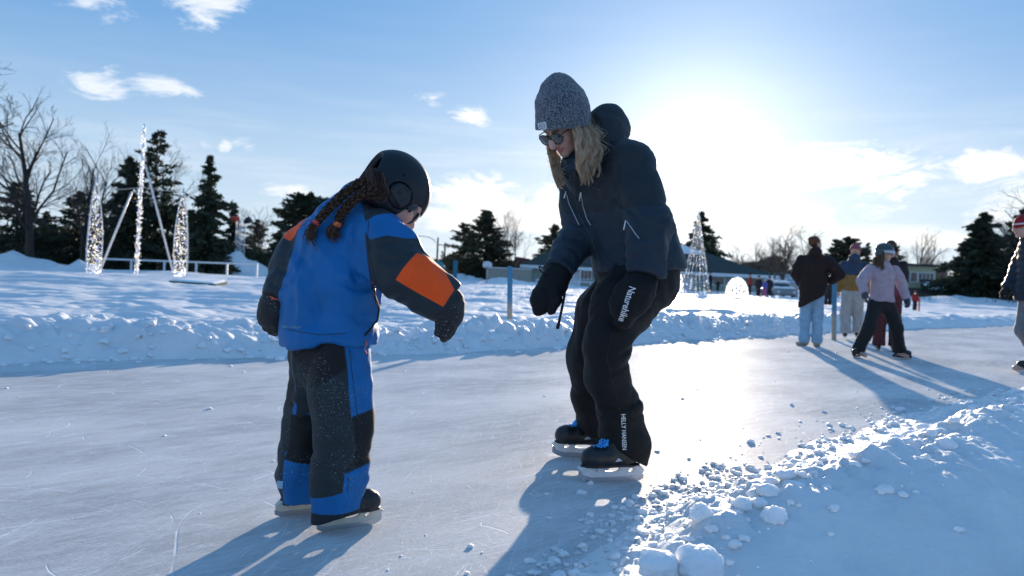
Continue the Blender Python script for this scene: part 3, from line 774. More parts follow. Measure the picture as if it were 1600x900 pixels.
PE = P(995, 410, 3.60); WA = P(983, 350, 3.60); CHs = P(960, 292, 3.61); UP = P(946, 254, 3.62); NE = P(925, 232, 3.61)
SL = P(984, 262, 3.47); SR = P(908, 276, 3.76)
EL_ = P(1017, 348, 3.33); WL_ = P(1008, 428, 3.29)
ER_ = P(908, 362, 3.66); WR_ = P(868, 432, 3.50)
HL = P(1005, 440, 3.50); HR = P(985, 440, 3.70)
KL = P(944, 548, 3.40); AL = P(968, 690, 3.44)
KR = P(915, 560, 3.74); AR = P(930, 655, 3.82)
Fh = U([-.55, -.53, -.645]); Mh = head_axes(Fh, [-.46, -.44, .77]); HC = P(883, 199, 3.52)
def w_body(p):
    d = loft(p, [HC-Mh[2]*.03-Mh[1]*.03, NE, UP], [.055, .052, .07], k=.05)
    d = smin(d, loft(p, [UP, CHs, WA, PE], [.15, .16, .13, .15], [.09, .10, .09, .11], Wd, .06), .05)
    for sh, e, wv in ((SL, EL_, WL_), (SR, ER_, WR_)): d = smin(d, loft(p, [sh, e, wv], [.05, .042, .03], k=.03), .04)
    for h, k_, a in ((HL, KL, AL), (HR, KR, AR)): d = smin(d, loft(p, [h, k_, a], [.085, .055, .038], k=.04), .05)
    return d
V1, F1 = sdf_mesh(w_body, *bounds([HC, PE, AL, AR, KL, KR, EL_, WR_, SL], .17), .016)
V2, F2 = sdf_mesh(lambda p: smin(head_sdf(p, HC, Mh), loft(p, [HC-Mh[2]*.03-Mh[1]*.03, NE], [.050, .050]), .03), HC-.17, HC+.17, .0028)
V2 = relax(V2, F2, 1, .4)
Vb = np.concatenate([V1, V2]); zz = skin_zones(HC, Mh, 1.0)
mesh_obj('body', Vb, np.concatenate([F1, F2+len(V1)]), m_skin, woman, True, {k: f(Vb) for k, f in zz.items()})

# jacket with hood, worn loose over the hips
hemP = P(995, 424, 3.6); hemN = U(P(1000, 470, 3.6)-P(985, 380, 3.6)+np.array([-.02, 0, 0]))
def w_jacket(p):
    d = loft(p, [UP, CHs, WA, PE, PE+(PE-WA)*.6], [.165, .195, .185, .205, .215], [.105, .140, .138, .158, .168], Wd, .05)
    d = smin(d, loft(p, [UP-Wd*.05, SL, (SL+EL_)/2, EL_], [.07, .098, .094, .088], k=.04), .05)
    d = smin(d, loft(p, [UP+Wd*.05, SR, (SR+ER_)/2, ER_], [.07, .092, .086, .076], k=.04), .05)
    body = smax(d, half(p, hemP, hemN), .012)
    armL = loft(p, [EL_, (EL_+WL_)/2, WL_, WL_+(WL_-EL_)*.2], [.086, .074, .064, .060], k=.03)+ringfolds(p, EL_-np.array([0, 0, .08]), WL_, 4.0, .007, 21)
    armL = smax(armL, half(p, P(1010, 428, 3.29), WL_-EL_), .008)
    armR = loft(p, [ER_, (ER_+WR_)/2, WR_, WR_+(WR_-ER_)*.2], [.074, .066, .057, .055], k=.03)+ringfolds(p, ER_, WR_, 4.5, .006, 22)
    armR = smax(armR, half(p, P(873, 424, 3.52), WR_-ER_), .008)
    # hood lying on the shoulders
    hd = ell(p, P(946, 205, 3.64), (.092, .120, .086), head_axes((1, 0, -.35), (0.3, 0, 1))[[1, 0, 2]])
    hd = smin(hd, loft(p, [P(928, 194, 3.78), P(950, 193, 3.64), P(946, 220, 3.54)], [.056, .060, .040], k=.05), .05)
    hd = smax(hd, -ell(p, P(900, 200, 3.56), (.100, .105, .10)), .02)
    hd = hd+folds(p, 77, .006, 9)
    hd = hd+crease(p, [P(975, 214, 3.6), P(950, 224, 3.6), P(930, 232, 3.6)], .010, .008)
    col = loft(p, [P(899, 272, 3.55), P(910, 278, 3.58), P(926, 255, 3.63)], [.040, .066, .085], k=.05)
    d = smin(body, hd, .02); d = smin(d, col, .03); d = smin(d, armL, .03); d = smin(d, armR, .03)
    mid = np.clip((.30-np.abs(p[:, 2]-.98))/.1, 0, 1)
    d = d+folds(p, 71, .0130, 6.0, (1, 1, .55), head_axes((1, 0, .5), (-.5, 0, 1)))+folds(p, 73, .004, 15)
    for pts, r, dp in W_CREASE: d = d+crease(p, pts, r, dp)
    return d
def pp(*q): return [P(x, y, 3.5) for x, y in q]
W_CREASE = [(pp((996, 372), (975, 385), (950, 392)), .008, .006), (pp((958, 318), (975, 335), (985, 350)), .010, .008), (pp((960, 262), (957, 290), (966, 330)), .006, .006),
    (pp((1048, 352), (1030, 345), (1012, 352)), .010, .009), (pp((1040, 372), (1020, 364), (1004, 370)), .008, .006), (pp((1040, 325), (1022, 322), (1005, 334)), .008, .005),
    (pp((936, 385), (955, 410), (985, 408)), .008, .006), (pp((880, 352), (895, 345), (912, 350)), .009, .007), (pp((884, 372), (900, 372), (915, 380)), .007, .006),
    (pp((1012, 238), (998, 250), (990, 270)), .010, .004), (pp((870, 418), (885, 428)), .006, .005)]
lowpoly = pp((860, 330), (1030, 330), (1100, 360), (1100, 470), (840, 470), (840, 360))
wj = sdf_obj('jacket', w_jacket, *bounds([SL, SR, EL_, WL_, ER_, WR_, PE, P(975, 180, 3.6), PE+(PE-WA)*.6], .22), .0062, m_wjacket, woman, {'lower': lambda V: polyzone(V, lowpoly)*1.0}, 1)
bv = bvh_of(wj)
cord('main_zip', bv, [(897, 268), (898, 300), (907, 340), (921, 366), (931, 392), (939, 414)], .0016, m_zipdark, wj, .0005)
for q in (((885, 302), (889, 318), (895, 331), (905, 352)), ((908, 302), (911, 322), (917, 342), (923, 352)), ((979, 345), (986, 355), (992, 364), (999, 373))):
    z_ = cord('pocket_zip', bv, q, .0016, m_zip, wj, .0005)
for q in (((885, 300), (883, 310)), ((908, 300), (907, 312)), ((979, 345), (977, 359))):
    mb = MB(); mb.tube([on_surf(bv, *q[0], .004), on_surf(bv, *q[1], .006)], [.0028, .0036], 6); mb.build('zip_pull', m_white, wj, True)
cord('hood_seam', bv, [(977, 214), (962, 220), (945, 226), (934, 236)], .0014, m_black, wj, .0002)
cord('shoulder_seam', bv, [(978, 222), (968, 236), (958, 262), (957, 292), (966, 326)], .0012, m_black, wj, .0002)
# neck warmer and collar under the chin
def w_scarf(p):
    d = loft(p, [P(885, 263, 3.54), P(895, 264, 3.54), P(908, 257, 3.56), P(918, 245, 3.61)], [.024, .034, .044, .048], k=.04)
    d = smin(d, loft(p, [P(889, 252, 3.56), P(904, 248, 3.60)], [.030, .040]), .02)
    return d+folds(p, 5, .006, 14, (1, 1, 2.2))
sdf_obj('neck_warmer', w_scarf, *bounds([P(885, 258, 3.5), P(918, 240, 3.56)], .09), .005, surf('neck_warmer_cloth', (0.022, 0.045, 0.065), .8, .2, 20, .3, 200), woman)

# trousers, wide over the skates
def w_trousers(p):
    d = loft(p, [PE+(WA-PE)*.25, PE, (HL+HR)/2], [.185, .190, .170], [.135, .150, .150], Wd, .05)
    d = smax(d, P(1000, 470, 3.6)[2]-.02-p[:, 2], .06)
    legL = loft(p, [HL+np.array([.005, 0, 0]), P(972, 478, 3.45), KL+np.array([.012, 0, .02]), P(950, 590, 3.41), P(968, 640, 3.43), P(975, 690, 3.44), P(975, 748, 3.44)],
                [.136, .128, .090, .080, .082, .089, .092], [.125, .118, .092, .078, .074, .076, .080], U([1, 0.15, -.1]), .05)
    legL = smax(legL, half(p, P(978, 707, 3.44), (-.46, 0, -.9)), .006)
    legR = loft(p, [HR, P(945, 485, 3.72), KR+np.array([.006, 0, 0]), P(922, 620, 3.78), P(930, 655, 3.80), P(936, 705, 3.80)],
                [.126, .114, .080, .068, .072, .080], [.115, .108, .088, .074, .072, .078], U([1, 0, 0]), .05)
    legR = smax(legR, half(p, P(930, 681, 3.80), (-.40, 0, -.9)), .006)
    legL = legL+ringfolds(p, P(950, 600, 3.4), P(985, 660, 3.4), 2.6, .010, 31)+ringfolds(p, P(985, 420, 3.4), P(940, 520, 3.4), 3.0, .006, 33)
    legR = legR+ringfolds(p, P(905, 590, 3.78), P(925, 665, 3.8), 2.5, .009, 32)
    d = smin(smin(d, legL, .05), legR, .02)
    d = d+folds(p, 81, .0110, 6.5, (1, 1, .5), head_axes((1, 0, .4), (-.4, 0, 1)))+folds(p, 83, .002, 18)
    for pts, r, dp in [(pp((1000, 522), (980, 536), (962, 548)), .009, .010), (pp((935, 628), (955, 632), (990, 622)), .009, .010), (pp((932, 640), (960, 648), (1000, 640)), .008, .006), (pp((1050, 470), (1020, 500)), .01, .004),
                       (pp((978, 560), (960, 572), (935, 580)), .009, .006)]: d = d+crease(p, pts, r, dp)
    return d
wt = sdf_obj('trousers', w_trousers, *bounds([PE, HL, HR, KL, KR, P(965, 735, 3.44), P(925, 700, 3.8), P(890, 560, 3.75)], .22), .0062, m_wpants, woman, None, 1)
bt = bvh_of(wt)
cord('side_seam', bt, [(1002, 440), (985, 480), (957, 520), (948, 560), (958, 600), (968, 640)], .0012, m_black, wt, .0002)
text_on('leg_lettering', bt, 'HELLY HANSEN', 974.5, 675, 88, 9.6, m_white, wt, 0.012, .0012, 0.84)
# mittens
m_mitt = surf('black_mitten', (0.007, 0.007, 0.008), 0.7, 0.15, 20, 0.4, 250, sheen=0.03, spec=.25, bdist=.001)
MLt = P(985, 505, 3.24)
def mitt_near(p):
    ctr = P(1000, 440, 3.275)
    d = loft(p, [P(1003, 430, 3.285), P(996, 452, 3.26), P(985, 478, 3.255), P(977, 502, 3.275)], [.060, .066, .064, .040], [.046, .044, .036, .028], U([1, 0, .35]), .04)
    d = smin(d, loft(p, [P(972, 452, 3.27), P(962, 472, 3.28), P(960, 486, 3.29)], [.028, .024, .020], k=.02), .02)
    return d+folds(p, 91, .004, 16)+ringfolds(p, P(1003, 425, 3.28), P(993, 462, 3.26), 2.2, .004, 92)
mn = sdf_obj('mitten', mitt_near, *bounds([P(1003, 425, 3.28), P(977, 515, 3.26)], .10), .0048, m_mitt, woman)
text_on('mitten_lettering', bvh_of(mn), 'Naturehike', 979.5, 475, 108, 15.5, m_white, mn, 0.012, .0015, 0.80)
mb = MB(); mb.tube([P(1018, 436, 3.27), P(1022, 448, 3.26), P(1023, 462, 3.26), P(1018, 466, 3.25), P(1019, 448, 3.24)], .0035, 6); mb.build('cuff_loop', m_black, mn, True)
def mitt_far(p):
    d = loft(p, [P(873, 424, 3.52), P(865, 442, 3.50), P(853, 462, 3.48), P(845, 484, 3.46)], [.056, .058, .062, .036], [.048, .044, .040, .026], U([1, 0, .45]), .035)
    d = smin(d, loft(p, [P(866, 450, 3.46), P(867, 468, 3.44), P(861, 484, 3.43)], [.026, .024, .020], k=.02), .012)
    return d+folds(p, 95, .004, 15)+crease(p, [P(850, 452, 3.48), P(858, 466, 3.48), P(853, 485, 3.48)], .006, .005)+ringfolds(p, P(875, 420, 3.52), P(862, 448, 3.5), 2.2, .004, 96)
mf = sdf_obj('mitten', mitt_far, *bounds([P(875, 420, 3.52), P(845, 495, 3.46)], .09), .0048, m_mitt, woman)
mb = MB(); st_ = [P(883, 444, 3.50), P(882, 462, 3.49), P(878, 482, 3.49), P(872, 510, 3.49)]
for i in range(3): mb.bar(st_[i], st_[i+1], .011, .0025)
mb.bar(P(873, 505, 3.49), P(871, 514, 3.49), .014, .006); mb.build('wrist_strap', m_black, mf)
mb = MB(); mb.tube([P(853, 420, 3.49), P(842, 416, 3.48), P(845, 424, 3.47), P(852, 428, 3.47)], .004, 6); mb.build('cuff_toggle', m_black, mf, True)
# skates
put_skate(woman, Z0(1003, 751, 0), Z0(905, 754.5, 0), SKW, 0.83, 0, 1.22)
put_skate(woman, Z0(952, 716, 0), Z0(870, 713, 0), SKW, 0.83, 0, 1.22)

# knitted beanie
axh = U(Mh[2]+np.array([.36, .24, .16])); hb = HC+Mh[2]*.024
m_knit, t, b = new_mat('grey_marl_knit')
oc = t.new('ShaderNodeTexCoord').outputs['Object']
vo = t.new('ShaderNodeTexVoronoi'); t.put(vo.inputs['Vector'], oc); vo.inputs['Scale'].default_value = 190
wn = t.noise(oc, 170, 3, 0.75)
c = t.mix(t.ramp(wn, 0.42, 0.66), (0.022, 0.034, 0.055), (0.26, 0.28, 0.30)); c = t.mix(t.ramp(t.noise(oc, 60, 3), .4, .7, 0, .5), c, (0.10, 0.12, 0.15))
t.put(b.inputs['Base Color'], c); b.inputs['Roughness'].default_value = 0.9; b.inputs['Sheen Weight'].default_value = 0.3
bn = t.new('ShaderNodeBump'); bn.inputs['Strength'].default_value = 0.9; bn.inputs['Distance'].default_value = 0.002
t.put(bn.inputs['Height'], vo.outputs['Distance']); t.put(b.inputs['Normal'], bn.outputs[0])
def w_hat(p):
    d = loft(p, [hb-axh*.01, hb+axh*.05, hb+axh*.11-np.array([.008,0,0]), hb+axh*.144-np.array([.014,0,0])], [.1085, .104, .080, .044], k=.05)
    cuff = smax(loft(p, [hb-axh*.03, hb+axh*.042], [.1155, .1150], k=.01), half(p, hb+axh*.045, axh), .006)
    d = smin(d, cuff, .004)
    d = smax(d, -half(p, hb-axh*.022, axh), .008)
    d = smax(d, -loft(p, [hb-axh*.06, hb+axh*.03], [.098, .096]), .004)
    q = (p-hb)@head_axes(Mh[1], axh).T; rib = np.cos(np.arctan2(q[:, 0], q[:, 1])*34)
    return d+.0016*vnoise(p*45, 3)+.003*vnoise(p*16, 4)-.0016*rib
hat = sdf_obj('beanie', w_hat, *bounds([hb, hb+axh*.16], .14), .004, m_knit, woman)
bh = bvh_of(hat)
def patch(bvh, cx, cy, hw, hh_, ang, m, parent, name, n=6, lift=.0018):
    c, s = math.cos(R(ang)), math.sin(R(ang)); v = []
    for i in range(n+1):
        for j in range(n+1):
            x = (i/n*2-1)*hw; y = (j/n*2-1)*hh_; v.append(on_surf(bvh, cx+x*c-y*s, cy+x*s+y*c, lift))
    return mesh_obj(name, v, [(i*(n+1)+j, (i+1)*(n+1)+j, (i+1)*(n+1)+j+1, i*(n+1)+j+1) for i in range(n) for j in range(n)], m, parent)
hp = patch(bh, 848, 198, 6.5, 7, -12, surf('woven_label', (0.62, 0.64, 0.68), .7, .05), hat, 'woven_label')
ink = surf('label_ink', (0.04, 0.05, 0.09), .7, .05)
def ring_on(bvh, cx, cy, r, n, wd, name, parent, m, lift=.003):
    mb = MB(); mb.tube([on_surf(bvh, cx+r*math.cos(a), cy+r*math.sin(a), lift) for a in np.linspace(0, 2*math.pi, n)], wd, 4); return mb.build(name, m, parent)
ring_on(bh, 847.5, 197, 4.2, 16, .0007, 'label_emblem', hp, ink)
mb = MB()
for q in (((844, 199), (846, 195.5)), ((846, 195.5), (848, 199)), ((848, 199), (850, 195.5))): mb.tube([on_surf(bh, *q[0], .003), on_surf(bh, *q[1], .003)], .0007, 4)
mb.build('label_mark', ink, hp)
# sunglasses
m_frame = surf('glossy_frame', (0.012, 0.008, 0.008), 0.2, 0.05); m_lens = surf('dark_lens', (0.025, 0.028, 0.030), 0.06, 0.02, coat=1.0)
def hp_(a, b, c): return HC+Mh[0]*a+Mh[1]*b+Mh[2]*c
gl = MB()
for s in (-1, 1):
    ring = [hp_(s*.034+.030*math.cos(a)*(1.06 if math.sin(a) > 0 else .94), .104-.014*abs(math.cos(a)*.5+.5*s*math.cos(a)), .006+.023*math.sin(a)) for a in np.linspace(0, 2*math.pi, 25)]
    ring = [hp_(s*.034+.030*math.cos(a)*(1.05 if math.sin(a) > 0 else .95), .108-.25*max(0, abs(s*.034+.030*math.cos(a))-.034), .006+.0235*math.sin(a)) for a in np.linspace(0, 2*math.pi, 25)]
    gl.tube(ring, .0026, 6)
    gl.tube([hp_(s*.062, .100, .020), hp_(s*.072, .085, .022), hp_(s*.079, .02, .012), hp_(s*.080, -.01, .0)], .0024, 6)
gl.tube([hp_(-.009, .108, .012), hp_(0, .112, .016), hp_(.009, .108, .012)], .0024, 6)
glo = gl.build('sunglasses', m_frame, woman, True)
for s in (-1, 1):
    v = [hp_(s*.034, .112, .006)]; f = []
    for rr in (.5, 1.0):
        for a in np.linspace(0, 2*math.pi, 24, endpoint=False):
            xx = s*.034+.0285*rr*math.cos(a)*(1.05 if math.sin(a) > 0 else .95); v.append(hp_(xx, .112-.004*rr*rr-.25*max(0, abs(xx)-.034), .006+.0225*rr*math.sin(a)))
    f = [(0, 1+i, 1+(i+1) % 24) for i in range(24)]+[(1+i, 25+i, 25+(i+1) % 24, 1+(i+1) % 24) for i in range(24)]
    mesh_obj('lens', v, f, m_lens, glo)
# long blonde hair
m_blonde = hair_mat('blonde_hair', (0.55, 0.37, 0.23), (1.0, 0.84, 0.64))
def gd(*q): return [P(*a) for a in q]
near_g = [gd((894, 197, 3.43), (901, 214, 3.41), (905, 236, 3.40), (904, 258, 3.41), (909, 282, 3.43)), gd((900, 194, 3.43), (908, 214, 3.39), (914, 238, 3.39), (912, 262, 3.40), (916, 288, 3.42)),
          gd((906, 192, 3.46), (916, 212, 3.41), (923, 238, 3.40), (921, 262, 3.41), (921, 290, 3.43)), gd((912, 188, 3.51), (926, 208, 3.45), (933, 232, 3.43), (931, 254, 3.43), (926, 274, 3.44)),
          gd((916, 186, 3.56), (930, 202, 3.50), (940, 222, 3.47), (939, 240, 3.46), (932, 258, 3.46))]
far_g = [gd((855, 210, 3.52), (857, 232, 3.51), (862, 255, 3.50), (866, 275, 3.50), (872, 294, 3.50)), gd((861, 214, 3.55), (865, 236, 3.54), (870, 258, 3.52), (874, 276, 3.51), (878, 290, 3.50)),
         gd((866, 222, 3.56), (874, 244, 3.55), (879, 260, 3.53), (882, 276, 3.51), (882, 288, 3.50))]
under = MB()
for g in near_g[:4]: under.tube([p+np.array([0, .022, 0]) for p in g], [.008, .013, .015, .010, .003], 10, a=0.1)
for g in far_g[:2]: under.tube([p+np.array([0, .012, 0]) for p in g], [.005, .008, .008, .006, .002], 8, a=0.1)
hs = under
for sset in (strands(near_g, 560, 3, .0085, .0085, .0011, wl=.10, locks=22), strands(near_g, 45, 4, .018, .016, .0006), strands(far_g, 170, 5, .0060, .008, .0011, wl=.08, locks=9), strands(far_g, 25, 6, .016, .016, .0005)):
    n0 = len(hs.v); hs.v += sset.v; hs.f += [tuple(i+n0 for i in q) for q in sset.f]; hs.m += sset.m; hs.a += sset.a
hs.build('hair', m_blonde, woman, True, 'tone')
# ================================================================ THE CHILD
C_BLUE, C_SLATE, C_ORANGE = (0.003, 0.130, 0.37), (0.019, 0.028, 0.036), (1.0, 0.095, 0.006)
m_cjacket = surf('blue_shell_jacket', C_BLUE, 0.55, 0.08, 10, 0.25, 400, sheen=0.03, spec=.3, zones=[('slate', C_SLATE), ('yoke', C_BLUE), ('orange', C_ORANGE)], bdist=.0008)
m_cpants = surf('child_snow_trousers', (0.019, 0.028, 0.034), 0.65, 0.10, 12, 0.25, 400, sheen=0.03, spec=.3, zones=[('blue', C_BLUE), ('black', (0.008, 0.008, 0.010)), ('hem', (0.012, 0.020, 0.030))], bdist=.0008, dust=0.5)
m_glove = surf('child_black_glove', (0.012, 0.012, 0.014), 0.7, 0.2, 25, 0.4, 250, dust=0.8)
m_helmet = surf('matte_navy_helmet', (0.009, 0.014, 0.020), 0.45, 0.06, 8, 0.08, 300, spec=.3)
m_helmet2 = surf('helmet_trim', (0.009, 0.011, 0.014), 0.5, 0.10, 20)
m_visor = surf('dark_goggle', (0.010, 0.010, 0.012), 0.12, 0.05, coat=0.6)
m_cord = surf('orange_cord', (0.75, 0.11, 0.03), 0.6, 0.05)
m_cream = surf('cream_plastic', (0.62, 0.60, 0.52), 0.4, 0.06, 20)
SKC = {'boot': surf('child_boot', (0.012, 0.013, 0.016), 0.5, 0.2, 20, 0.3, 120, dust=0.8), 'sole': m_bootblack, 'blade_holder': m_cream, 'runner': m_steel, 'laces': m_black, 'side_stripe': m_black}
child = empty('person', Z0(520, 815, 0), 'child in dark helmet and blue jacket with orange patches seen from behind', 'person')
ca = R(48); cF = np.array([math.cos(ca), math.sin(ca), 0]); cR = np.array([math.sin(ca), -math.cos(ca), 0])   # facing, own right
cPE = P(516, 528, 2.66); cWA = P(518, 455, 2.67); cCH = P(532, 385, 2.68); cUP = P(542, 352, 2.68); cNE = P(562, 318, 2.70)
cSR = P(590, 368, 2.57); cSL = P(487, 377, 2.77)
cER = P(634, 430, 2.50); cWR = P(694, 469, 2.53)
cEL = P(459, 428, 2.74); cWL = P(445, 464, 2.70)
cHR = P(532, 560, 2.61); cHL = P(490, 560, 2.72); cKR = P(540, 660, 2.60); cKL = P(481, 655, 2.73); cAR = P(530, 785, 2.60); cAL = P(466, 775, 2.74)
chF = U([.50, .30, -.81]); cM = head_axes(chF, [.70, .42, .58]); cHC = P(621, 309, 2.68)
def c_body(p):
    d = loft(p, [cHC-cM[2]*.03-cM[1]*.03, cNE, cUP], [.048, .045, .06], k=.05)
    d = smin(d, loft(p, [cUP, cCH, cWA, cPE], [.11, .12, .11, .12], [.07, .08, .08, .09], cR, .06), .05)
    for sh, e, wv in ((cSR, cER, cWR), (cSL, cEL, cWL)): d = smin(d, loft(p, [sh, e, wv], [.04, .034, .024], k=.03), .04)
    for h, k_, a in ((cHR, cKR, cAR), (cHL, cKL, cAL)): d = smin(d, loft(p, [h, k_, a], [.07, .045, .032], k=.04), .05)
    return d
V1, F1 = sdf_mesh(c_body, *bounds([cHC, cPE, cAL, cAR, cKL, cKR, cER, cWR, cEL, cSL, cSR], .12), .014)
V2, F2 = sdf_mesh(lambda p: smin(head_sdf(p, cHC, cM, .92), loft(p, [cHC-cM[2]*.03-cM[1]*.03, cNE], [.045, .042]), .03), cHC-.15, cHC+.15, .003)
Vb = np.concatenate([V1, V2]); zz = skin_zones(cHC, cM, .92)
mesh_obj('body', Vb, np.concatenate([F1, F2+len(V1)]), m_skin, child, True, {k: f(Vb) for k, f in zz.items()})

# jacket
def cq(*q): return [P(x, y, 2.64) for x, y in q]
C_CREASE = [(cq((486, 520), (520, 524), (560, 512)), .007, .004), (cq((545, 440), (570, 452), (590, 448)), .010, .007), (cq((474, 400), (500, 430), (505, 480)), .016, .006), (cq((560, 362), (556, 400), (566, 440)), .009, .007),
    (cq((492, 340), (484, 380), (470, 440)), .010, .005), (cq((610, 385), (640, 382)), .008, .007), (cq((606, 405), (630, 412), (650, 402)), .008, .007), (cq((433, 420), (445, 428), (462, 424)), .008, .007),
    (cq((425, 445), (440, 450), (455, 448)), .007, .006), (cq((520, 470), (500, 500), (470, 515)), .014, .005), (cq((550, 480), (570, 500), (590, 505)), .010, .006), (cq((575, 318), (590, 345), (600, 372)), .008, -.003)]
hemC = P(515, 537, 2.66)
def c_jacket(p):
    d = loft(p, [cUP, cCH, cWA, cPE, cPE+(cPE-cWA)*.7], [.105, .148, .158, .158, .150], [.070, .100, .120, .122, .115], cR, .05)
    d = smax(d, half(p, hemC, (.04, 0, -1)), .010)
    d = smin(d, loft(p, [cUP+cR*.03, cSR, (cSR+cER)/2, cER], [.06, .074, .076, .072], k=.04), .045)
    d = smin(d, loft(p, [cUP-cR*.03, cSL, (cSL+cEL)/2, cEL], [.06, .066, .066, .062], k=.04), .045)
    d = smin(d, loft(p, [cNE, cUP], [.066, .085], k=.03), .04)
    d = smax(d, -loft(p, [cNE+(cNE-cUP)*.6, cNE], [.06, .055]), .008)
    fr = loft(p, [cER, (cER+cWR)/2, cWR, cWR+(cWR-cER)*.3], [.069, .061, .050, .045], k=.03)+ringfolds(p, cSR, cWR, 7, .005, 41)
    fr = smax(fr, half(p, P(694, 471, 2.53), cWR-cER), .007)
    fl = loft(p, [cEL, cWL, cWL+(cWL-cEL)*.5], [.064, .054, .048], k=.03)+ringfolds(p, cEL-np.array([0, 0, -.05]), cWL, 3, .004, 42)
    fl = smax(fl, half(p, P(434, 466, 2.70), (cWL-cEL)), .007)
    d = smin(smin(d, fr, .03), fl, .025)
    d = d+folds(p, 171, .0150, 7.0, (1, 1, .55), head_axes((1, 0, .35), (-.35, 0, 1)))+folds(p, 173, .0040, 17)
    for pts, r, dp in C_CREASE: d = d+crease(p, pts, r, dp)
    band = np.exp(-((half(p, hemC, (.04, 0, -1))+.012)/.004)**2)
    return d+band*.003
nomR, nomL = 2.54, 2.75
slate_poly = [P(*q, nomR) for q in ((548, 296), (574, 345), (576, 380), (583, 440), (606, 470), (700, 520), (740, 480), (660, 330), (640, 340), (600, 320), (585, 295))]
slate_left = [P(*q, nomL) for q in ((478, 352), (470, 392), (457, 442), (444, 480), (400, 480), (400, 380), (455, 350))]
yoke_poly = [P(*q, nomR) for q in ((571, 350), (590, 338), (624, 331), (650, 350), (661, 372), (640, 374), (612, 370), (584, 376), (574, 362))]
orange_poly = [P(*q, nomR) for q in ((656, 396), (680, 405), (700, 430), (712, 452), (696, 478), (664, 460), (627, 437), (638, 420))]
orange_left = [P(*q, nomL) for q in ((480, 340), (475, 362), (461, 378), (445, 371), (450, 350), (468, 335))]
def z_slate(V):
    a = polyzone(V, slate_poly); a = np.where(V[:, 1] < 2.78, a, -.05)
    return np.maximum(a, polyzone(V, slate_left))
wjc = sdf_obj('jacket', c_jacket, *bounds([cUP, cSR, cSL, cER, cEL, cWR, cWL, cPE, cNE], .20), .0056, m_cjacket, child,
    {'slate': z_slate, 'yoke': lambda V: np.where(V[:, 1] < 2.70, polyzone(V, yoke_poly), -.05), 'orange': lambda V: np.maximum(np.where(V[:, 1] < 2.62, polyzone(V, orange_poly), -.05), np.where(V[:, 0] < P(482, 360, 2.7)[0], polyzone(V, orange_left), -.05))}, 1)
bj = bvh_of(wjc)
cord('back_seam', bj, [(576, 345), (574, 375), (580, 410), (588, 440)], .0012, m_helmet2, wjc, .0002)
cord('hem_seam', bj, [(448, 514), (470, 519), (500, 523), (540, 521)], .0010, m_helmet2, wjc, .0002)
cord('side_zip', bj, [(584, 444), (585, 462), (592, 482), (589, 500), (579, 515), (570, 524)], .0042, m_helmet2, wjc, .001)
cord('zip_piping', bj, [(583, 440), (583, 456), (588, 474), (593, 486)], .0013, m_cord, wjc, .002)
cord('collar_piping', bj, [(519, 321), (530, 318), (540, 317)], .0022, m_cord, wjc, .001)
text_on('jacket_lettering', bj, 'HELLY HANSEN', 456, 511, 3, 5.0, surf('reflective_print', (0.16, 0.30, 0.42), .4, .05), wjc, 0.01, .0012, 0.85)
mb = MB(); mb.tube([P(571, 530, 2.55), P(573, 538, 2.545), (P(570, 546, 2.545)), P(573, 553, 2.545)], .0016, 5); mb.build('hem_cord', m_cord, wjc, True)

# trousers
def c_trousers(p):
    d = loft(p, [cPE+(cWA-cPE)*.15, cPE, (cHR+cHL)/2+np.array([0, 0, -.01])], [.112, .126, .130], [.085, .095, .102], cR, .05)
    legR = loft(p, [cHR, P(530, 612, 2.60), cKR-np.array([.008,0,0]), P(533, 705, 2.60), P(529, 745, 2.60), P(526, 825, 2.60)], [.088, .086, .076, .070, .072, .070], [.086, .084, .078, .072, .072, .070], U([1, 0, 0]), .05)
    legR = smax(legR, half(p, P(520, 806, 2.60), (.24, 0, -1)), .006)
    legL = loft(p, [cHL, P(489, 612, 2.72), cKL, P(472, 705, 2.735), P(468, 745, 2.74), P(470, 815, 2.74)], [.070, .066, .066, .064, .062, .060], [.08, .074, .068, .064, .062, .060], U([1, 0, 0]), .05)
    legL = smax(legL, half(p, P(464, 786, 2.74), (.20, 0, -1)), .006)
    legR = legR+ringfolds(p, P(533, 650, 2.6), P(524, 770, 2.6), 3.6, .006, 51)+.010*np.exp(-(((p-P(572, 660, 2.58))**2).sum(1))/.05**2)*-1
    legL = legL+ringfolds(p, P(470, 600, 2.74), P(466, 770, 2.74), 5.0, .006, 52)
    d = smin(d, smin(legR, legL, .012), .03)
    d = d+folds(p, 181, .0095, 8.5, (1, 1, .45))+folds(p, 183, .002, 20)
    for pts, r, dp in [(cq((560, 545), (566, 580), (572, 620)), .008, .004), (cq((486, 590), (492, 660), (488, 760)), .006, .005), (cq((540, 725), (556, 722), (570, 712)), .009, .007), (cq((494, 700), (520, 712), (545, 706)), .01, .005)]: d = d+crease(p, pts, r, dp)
    return d
pr, pl = 2.58, 2.72
def zf(polys_r, polys_l):
    def f(V):
        a = np.full(len(V), -.05)
        legside = (V[:, 1] < 2.640)
        for q in polys_r: a = np.maximum(a, np.where(legside, polyzone(V, [P(x, y, pr) for x, y in q]), -.05))
        for q in polys_l: a = np.maximum(a, np.where(~legside, polyzone(V, [P(x, y, pl) for x, y in q]), -.05))
        return a
    return f
blue_r = [((543, 530), (549, 572), (556, 647), (600, 640), (600, 520)), ((486, 775), (515, 770), (541, 763), (545, 733), (590, 720), (600, 800), (540, 797), (486, 800))]
blue_l = [((468, 575), (466, 642), (494, 642), (500, 560), (474, 560)), ((452, 700), (444, 785), (470, 792), (500, 786), (500, 710))]
black_r = [((440, 530), (542, 530), (547, 573), (520, 592), (488, 604), (470, 570), (440, 540)), ((557, 645), (562, 690), (556, 725), (600, 720), (600, 634))]
